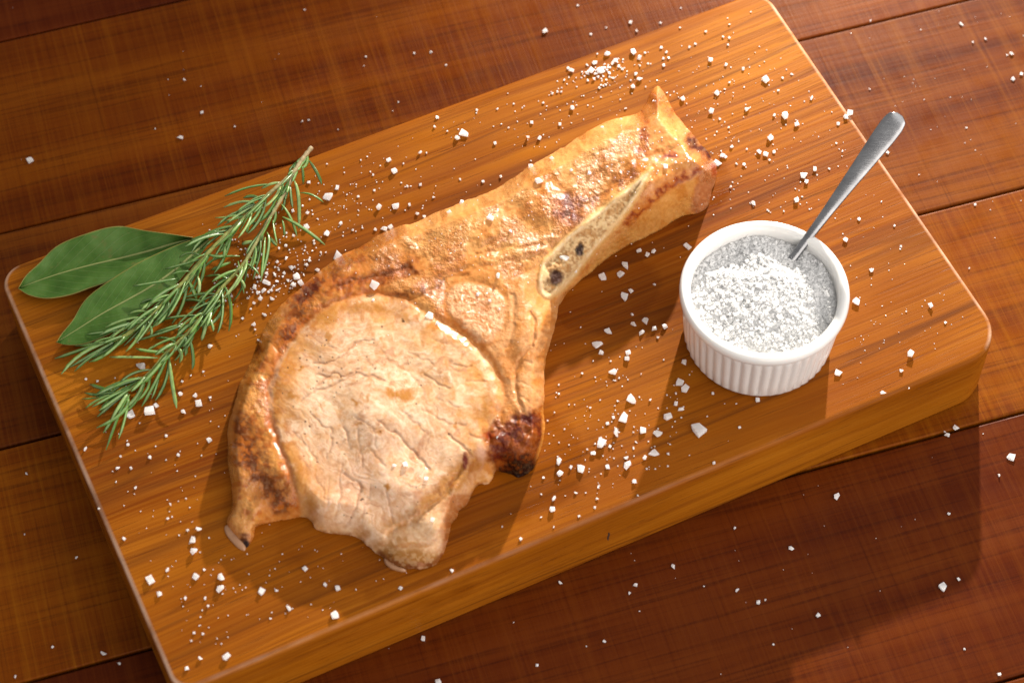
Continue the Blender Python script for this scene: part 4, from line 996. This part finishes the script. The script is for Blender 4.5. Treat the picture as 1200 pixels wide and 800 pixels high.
S_('on_chop', "504 371 9;512 380 4;518 384 3;462 545 5;475 544 6;499 561 5;507 609 5;583 513 3;583 323 8;662 302 8;675 318 4;575 256 7;600 271 6;632 212 8;622 196 6;647 186 6;437 352 3;541 238 5;527 249 5;497 255 4;670 200 4;690 203 5;712 196 4;780 196 5;792 190 4;806 188 5;705 150 4;728 140 4;768 118 4;560 345 4;574 352 4;585 362 4")
G = {'table_far': ('salt grains on the table beyond the board', 'tiny salt grain on the table beyond the far edge of the board amid others'),
 'table_right': ('salt grains on the table right of the board', 'small bright salt grain on the table past the right end of the board amid others'),
 'table_shade': ('salt grains on the table in the shade of the board', 'small salt grain on the dark shaded table in front of the board amid others'),
 'table_left': ('salt grains on the table left of the board', 'small salt grain on the table beside the left end of the board amid others'),
 'far_heap': ('salt heaped at the far edge of the board', 'white salt grain inside the loose pile at the far edge behind the rib tip'),
 'far': ('salt grains behind the rib', 'salt grain on the board between the rib and the far edge amid others'),
 'right_back': ('salt grains between rib tip and spoon', 'bright salt grain on the board between the rib tip and the spoon handle amid others'),
 'right_front': ('salt grains right of the ramekin', 'salt grain on the bare board right of the ramekin'),
 'between_shade': ('salt grains in the shadow of the rib', 'pinkish salt flake on the board in the shadow below the rib amid others'),
 'between_lit': ('salt grains in the strip of light', 'bright salt flake in the lit strip of board between chop corner and ramekin amid others'),
 'ramekin_side': ('salt grains beside the ramekin', 'pale salt flake on the board close to the left side of the ramekin'),
 'rosemary_pile': ('salt sprinkled between rosemary and chop', 'small white salt grain in the sprinkle between rosemary and chop fat amid others'),
 'far_left': ('salt grains behind the loin', 'white salt grain on the board behind the chop between rosemary tip and rib amid others'),
 'left_front': ('salt grains below the rosemary', 'small salt grain on the board below the rosemary tips'),
 'near_front': ('salt grains in front of the chop', 'pinkish salt flake on the board in front of the chop amid others'),
 'on_chop': ('salt grains on the chop', 'white salt grain stuck on top of the pork chop')}
UNIQ = [(822, 503, 17, 'largest flat salt flake on the board below the left side of the ramekin', BH), (397, 302, 12, 'large square salt flake against the back of the chop fat', BH), (385, 230, 10, 'large white salt block just right of the rosemary tip', BH),
 (175, 483, 11, 'large pointed salt flake just below the lower rosemary branch', BH), (152, 487, 10, 'greyish salt flake touching the lowest rosemary needles', BH), (166, 429, 8, 'salt flake lying between the two rosemary branch tips', BH),
 (392, 720, 10, 'lone square salt flake in front of the chop near the board edge', BH), (1004, 354, 9, 'salt flake touching the right side of the ramekin', BH), (437, 333, 10, 'flat oval salt flake on the brown fat above the loin eye', None), (996, 133, 7, 'salt crystal on the very edge of the board behind the spoon', BH)]
WHERE = {'table_far': 'on the table planks beyond the far edge of the board', 'table_right': 'on the sunlit table past the right end of the board', 'table_shade': 'on the shaded table in front of the board',
 'table_left': 'on the table beside the left end of the board', 'far_heap': 'in the loose pile at the far edge behind the rib tip', 'far': 'on the board between the rib and the far edge',
 'right_back': 'on the board between the rib tip and the spoon handle', 'right_front': 'on the bare board right of the ramekin', 'between_shade': 'on the board in the shadow below the rib',
 'between_lit': 'in the lit strip of board between chop and ramekin', 'ramekin_side': 'on the board at the left side of the ramekin', 'rosemary_pile': 'in the sprinkle between rosemary and chop fat',
 'far_left': 'on the board behind the chop near the rosemary tip', 'left_front': 'on the board below the rosemary tips', 'near_front': 'on the board in front of the chop', 'on_chop': 'stuck on top of the pork chop'}
ORD = ['', 'second ', 'third ', 'fourth ', 'fifth ']
def ranked(key, pts):
    """labels for the grains of one patch that can be told by their place at its rim"""
    lab = {}
    what = 'salt flake' if 'flake' in G[key][1] else 'salt grain'
    def give(order, words):
        k = 0
        for i in order:
            if k >= len(words): break
            if i not in lab: lab[i] = f'{words[k]} {what} {WHERE[key]}'
            k += 1
    n = len(pts); by = lambda f: sorted(range(n), key=f)
    big = by(lambda i: -pts[i][0])
    if pts[big[0]][0] > pts[big[1]][0]: give(big, ['largest'])
    m = 5 if n > 14 else max(2, n // 3)
    give(by(lambda i: pts[i][1]), ['leftmost'] + [o + 'leftmost' for o in ORD[1:m]])
    give(by(lambda i: -pts[i][1]), ['rightmost'] + [o + 'rightmost' for o in ORD[1:m]])
    give(by(lambda i: pts[i][2]), ['uppermost'] + [o + 'uppermost' for o in ORD[1:m]])
    give(by(lambda i: -pts[i][2]), ['lowest'] + [o + 'lowest' for o in ORD[1:m]])
    return lab
def grain(x, y, r, z, key, label=None, lab=None):
    k = random.choice([0,1,2,3,4,5,6,7,8,9]) if r < 8 and key != 'flake' else random.randrange(8, 16)
    if z is None:
        zz = BH + zf(x, y) - .03
    else: zz = z
    zz = zz + .006
    dpx = FPX / np.linalg.norm(at(x, y, zz) - [0, 0, HCAM])
    rad = r * (.60 if r < 5 else .70) / dpx
    p = at(x, y, zz + rad * (.35 if k < 10 else .15)); p[2] = zz
    o = bpy.data.objects.new('salt_flake' if k >= 10 else 'salt_grain', crymesh[k]); COL.objects.link(o)
    o.location = Vector(p) * CM; o.scale = (rad * random.uniform(.9, 1.1), rad * random.uniform(.75, 1.05), rad * random.uniform(.8, 1.1))
    o.rotation_euler = (random.uniform(-.25, .25), random.uniform(-.25, .25), random.uniform(0, 6.283))
    if label: tag(o, label, 'salt flake')
    else: tag(o, lab or G[key][1], 'salt flake' if 'flake' in G[key][1] else 'salt grain', G[key][0])
allg = [(r, x, y, key) for key, L_ in SALT.items() for x, y, r in L_]
allg.sort(key=lambda t: -t[0])
NIND = 285
for x, y, r, lb, z in UNIQ: grain(x, y, r, z, 'flake', lb)
rest = [(x, y, r, 0.0 if key.startswith('table') else (None if key == 'on_chop' else BH)) for r, x, y, key in allg[NIND:]]
for key in SALT:
    pts = [t for t in allg[:NIND] if t[3] == key]
    lb = ranked(key, pts)
    for i, (r, x, y, _) in enumerate(pts):
        grain(x, y, r, 0.0 if key.startswith('table') else (None if key == 'on_chop' else BH), key, None, lb.get(i))
items = []
def crumb(x, y, r, z):
    zz = (BH + zf(x, y) - .02 if z is None else z) + .008
    rad = r * .6 / 23.6; p = at(x, y, zz); items.append((p, rad, rrot(.5), random.randrange(10)))
for t in rest: crumb(*t)
def onboard(x, y, m=1.0):
    p = at(x, y, BH)[:2] - np.array([BCX, BCY]); a = p @ [math.cos(BY), math.sin(BY)]; b = p @ [-math.sin(BY), math.cos(BY)]
    return abs(a) < BL / 2 - m and abs(b) < BW / 2 - m
def scatter(n, cx, cy, sx, sy, rmin, rmax, z=BH):
    k = 0
    while k < n:
        x, y = random.gauss(cx, sx), random.gauss(cy, sy)
        if not (0 < x < 1200 and 0 < y < 800): continue
        onb = onboard(x, y); xi, yi = int(x - U0), int(y - V0)
        chopped = 0 <= xi < S.shape[1] and 0 <= yi < S.shape[0] and S[yi, xi] > -2
        k += 1
        if chopped and z is not None: continue
        if z is None and not chopped: continue
        if z == BH and not onb: continue
        if z == 0 and (onboard(x, y, -.3) or onboard(x, y + 52, -.3) or onboard(x, y - 20, -.3)): continue
        if math.hypot(x - 897, (y - 360)) < 110 and z == BH: continue
        crumb(x, y, random.uniform(rmin, rmax), z)
for mul in (1, 1):
    scatter(150, 700, 110, 130, 45, .8, 2.0); scatter(130, 890, 170, 80, 60, .8, 2.0); scatter(110, 325, 325, 38, 28, 1.0, 3.0); scatter(70, 420, 240, 50, 30, .8, 2.2)
    scatter(110, 715, 500, 60, 60, .8, 2.2); scatter(90, 230, 600, 80, 120, .8, 2.0); scatter(60, 1020, 380, 70, 70, .7, 1.6); scatter(60, 330, 700, 110, 50, .7, 1.6); scatter(50, 700, 82, 22, 12, 1.5, 3.5)
    scatter(90, 560, 300, 120, 60, .7, 1.8, None); scatter(70, 760, 180, 50, 40, .8, 2.2, None)
    scatter(35, 500, 200, 420, 230, .6, 1.4, 0.0); scatter(14, 900, 650, 200, 90, .6, 1.2, 0.0); scatter(40, 1080, 120, 90, 90, .6, 1.5, 0.0)
cr = joined('salt_crumbs', items, M['salt'])
tag(cr, 'fine white salt crumbs sprinkled over board, chop and table', 'salt', None, 'stuff')
# a short dark knife nick in the front face, a scratch of bare varnish on the table
print('needles', ncount, 'salt', len(allg), 'tris', sum(len(p.data.loop_triangles) if p.type == 'MESH' and not p.data.calc_loop_triangles() else 0 for p in bpy.data.objects))
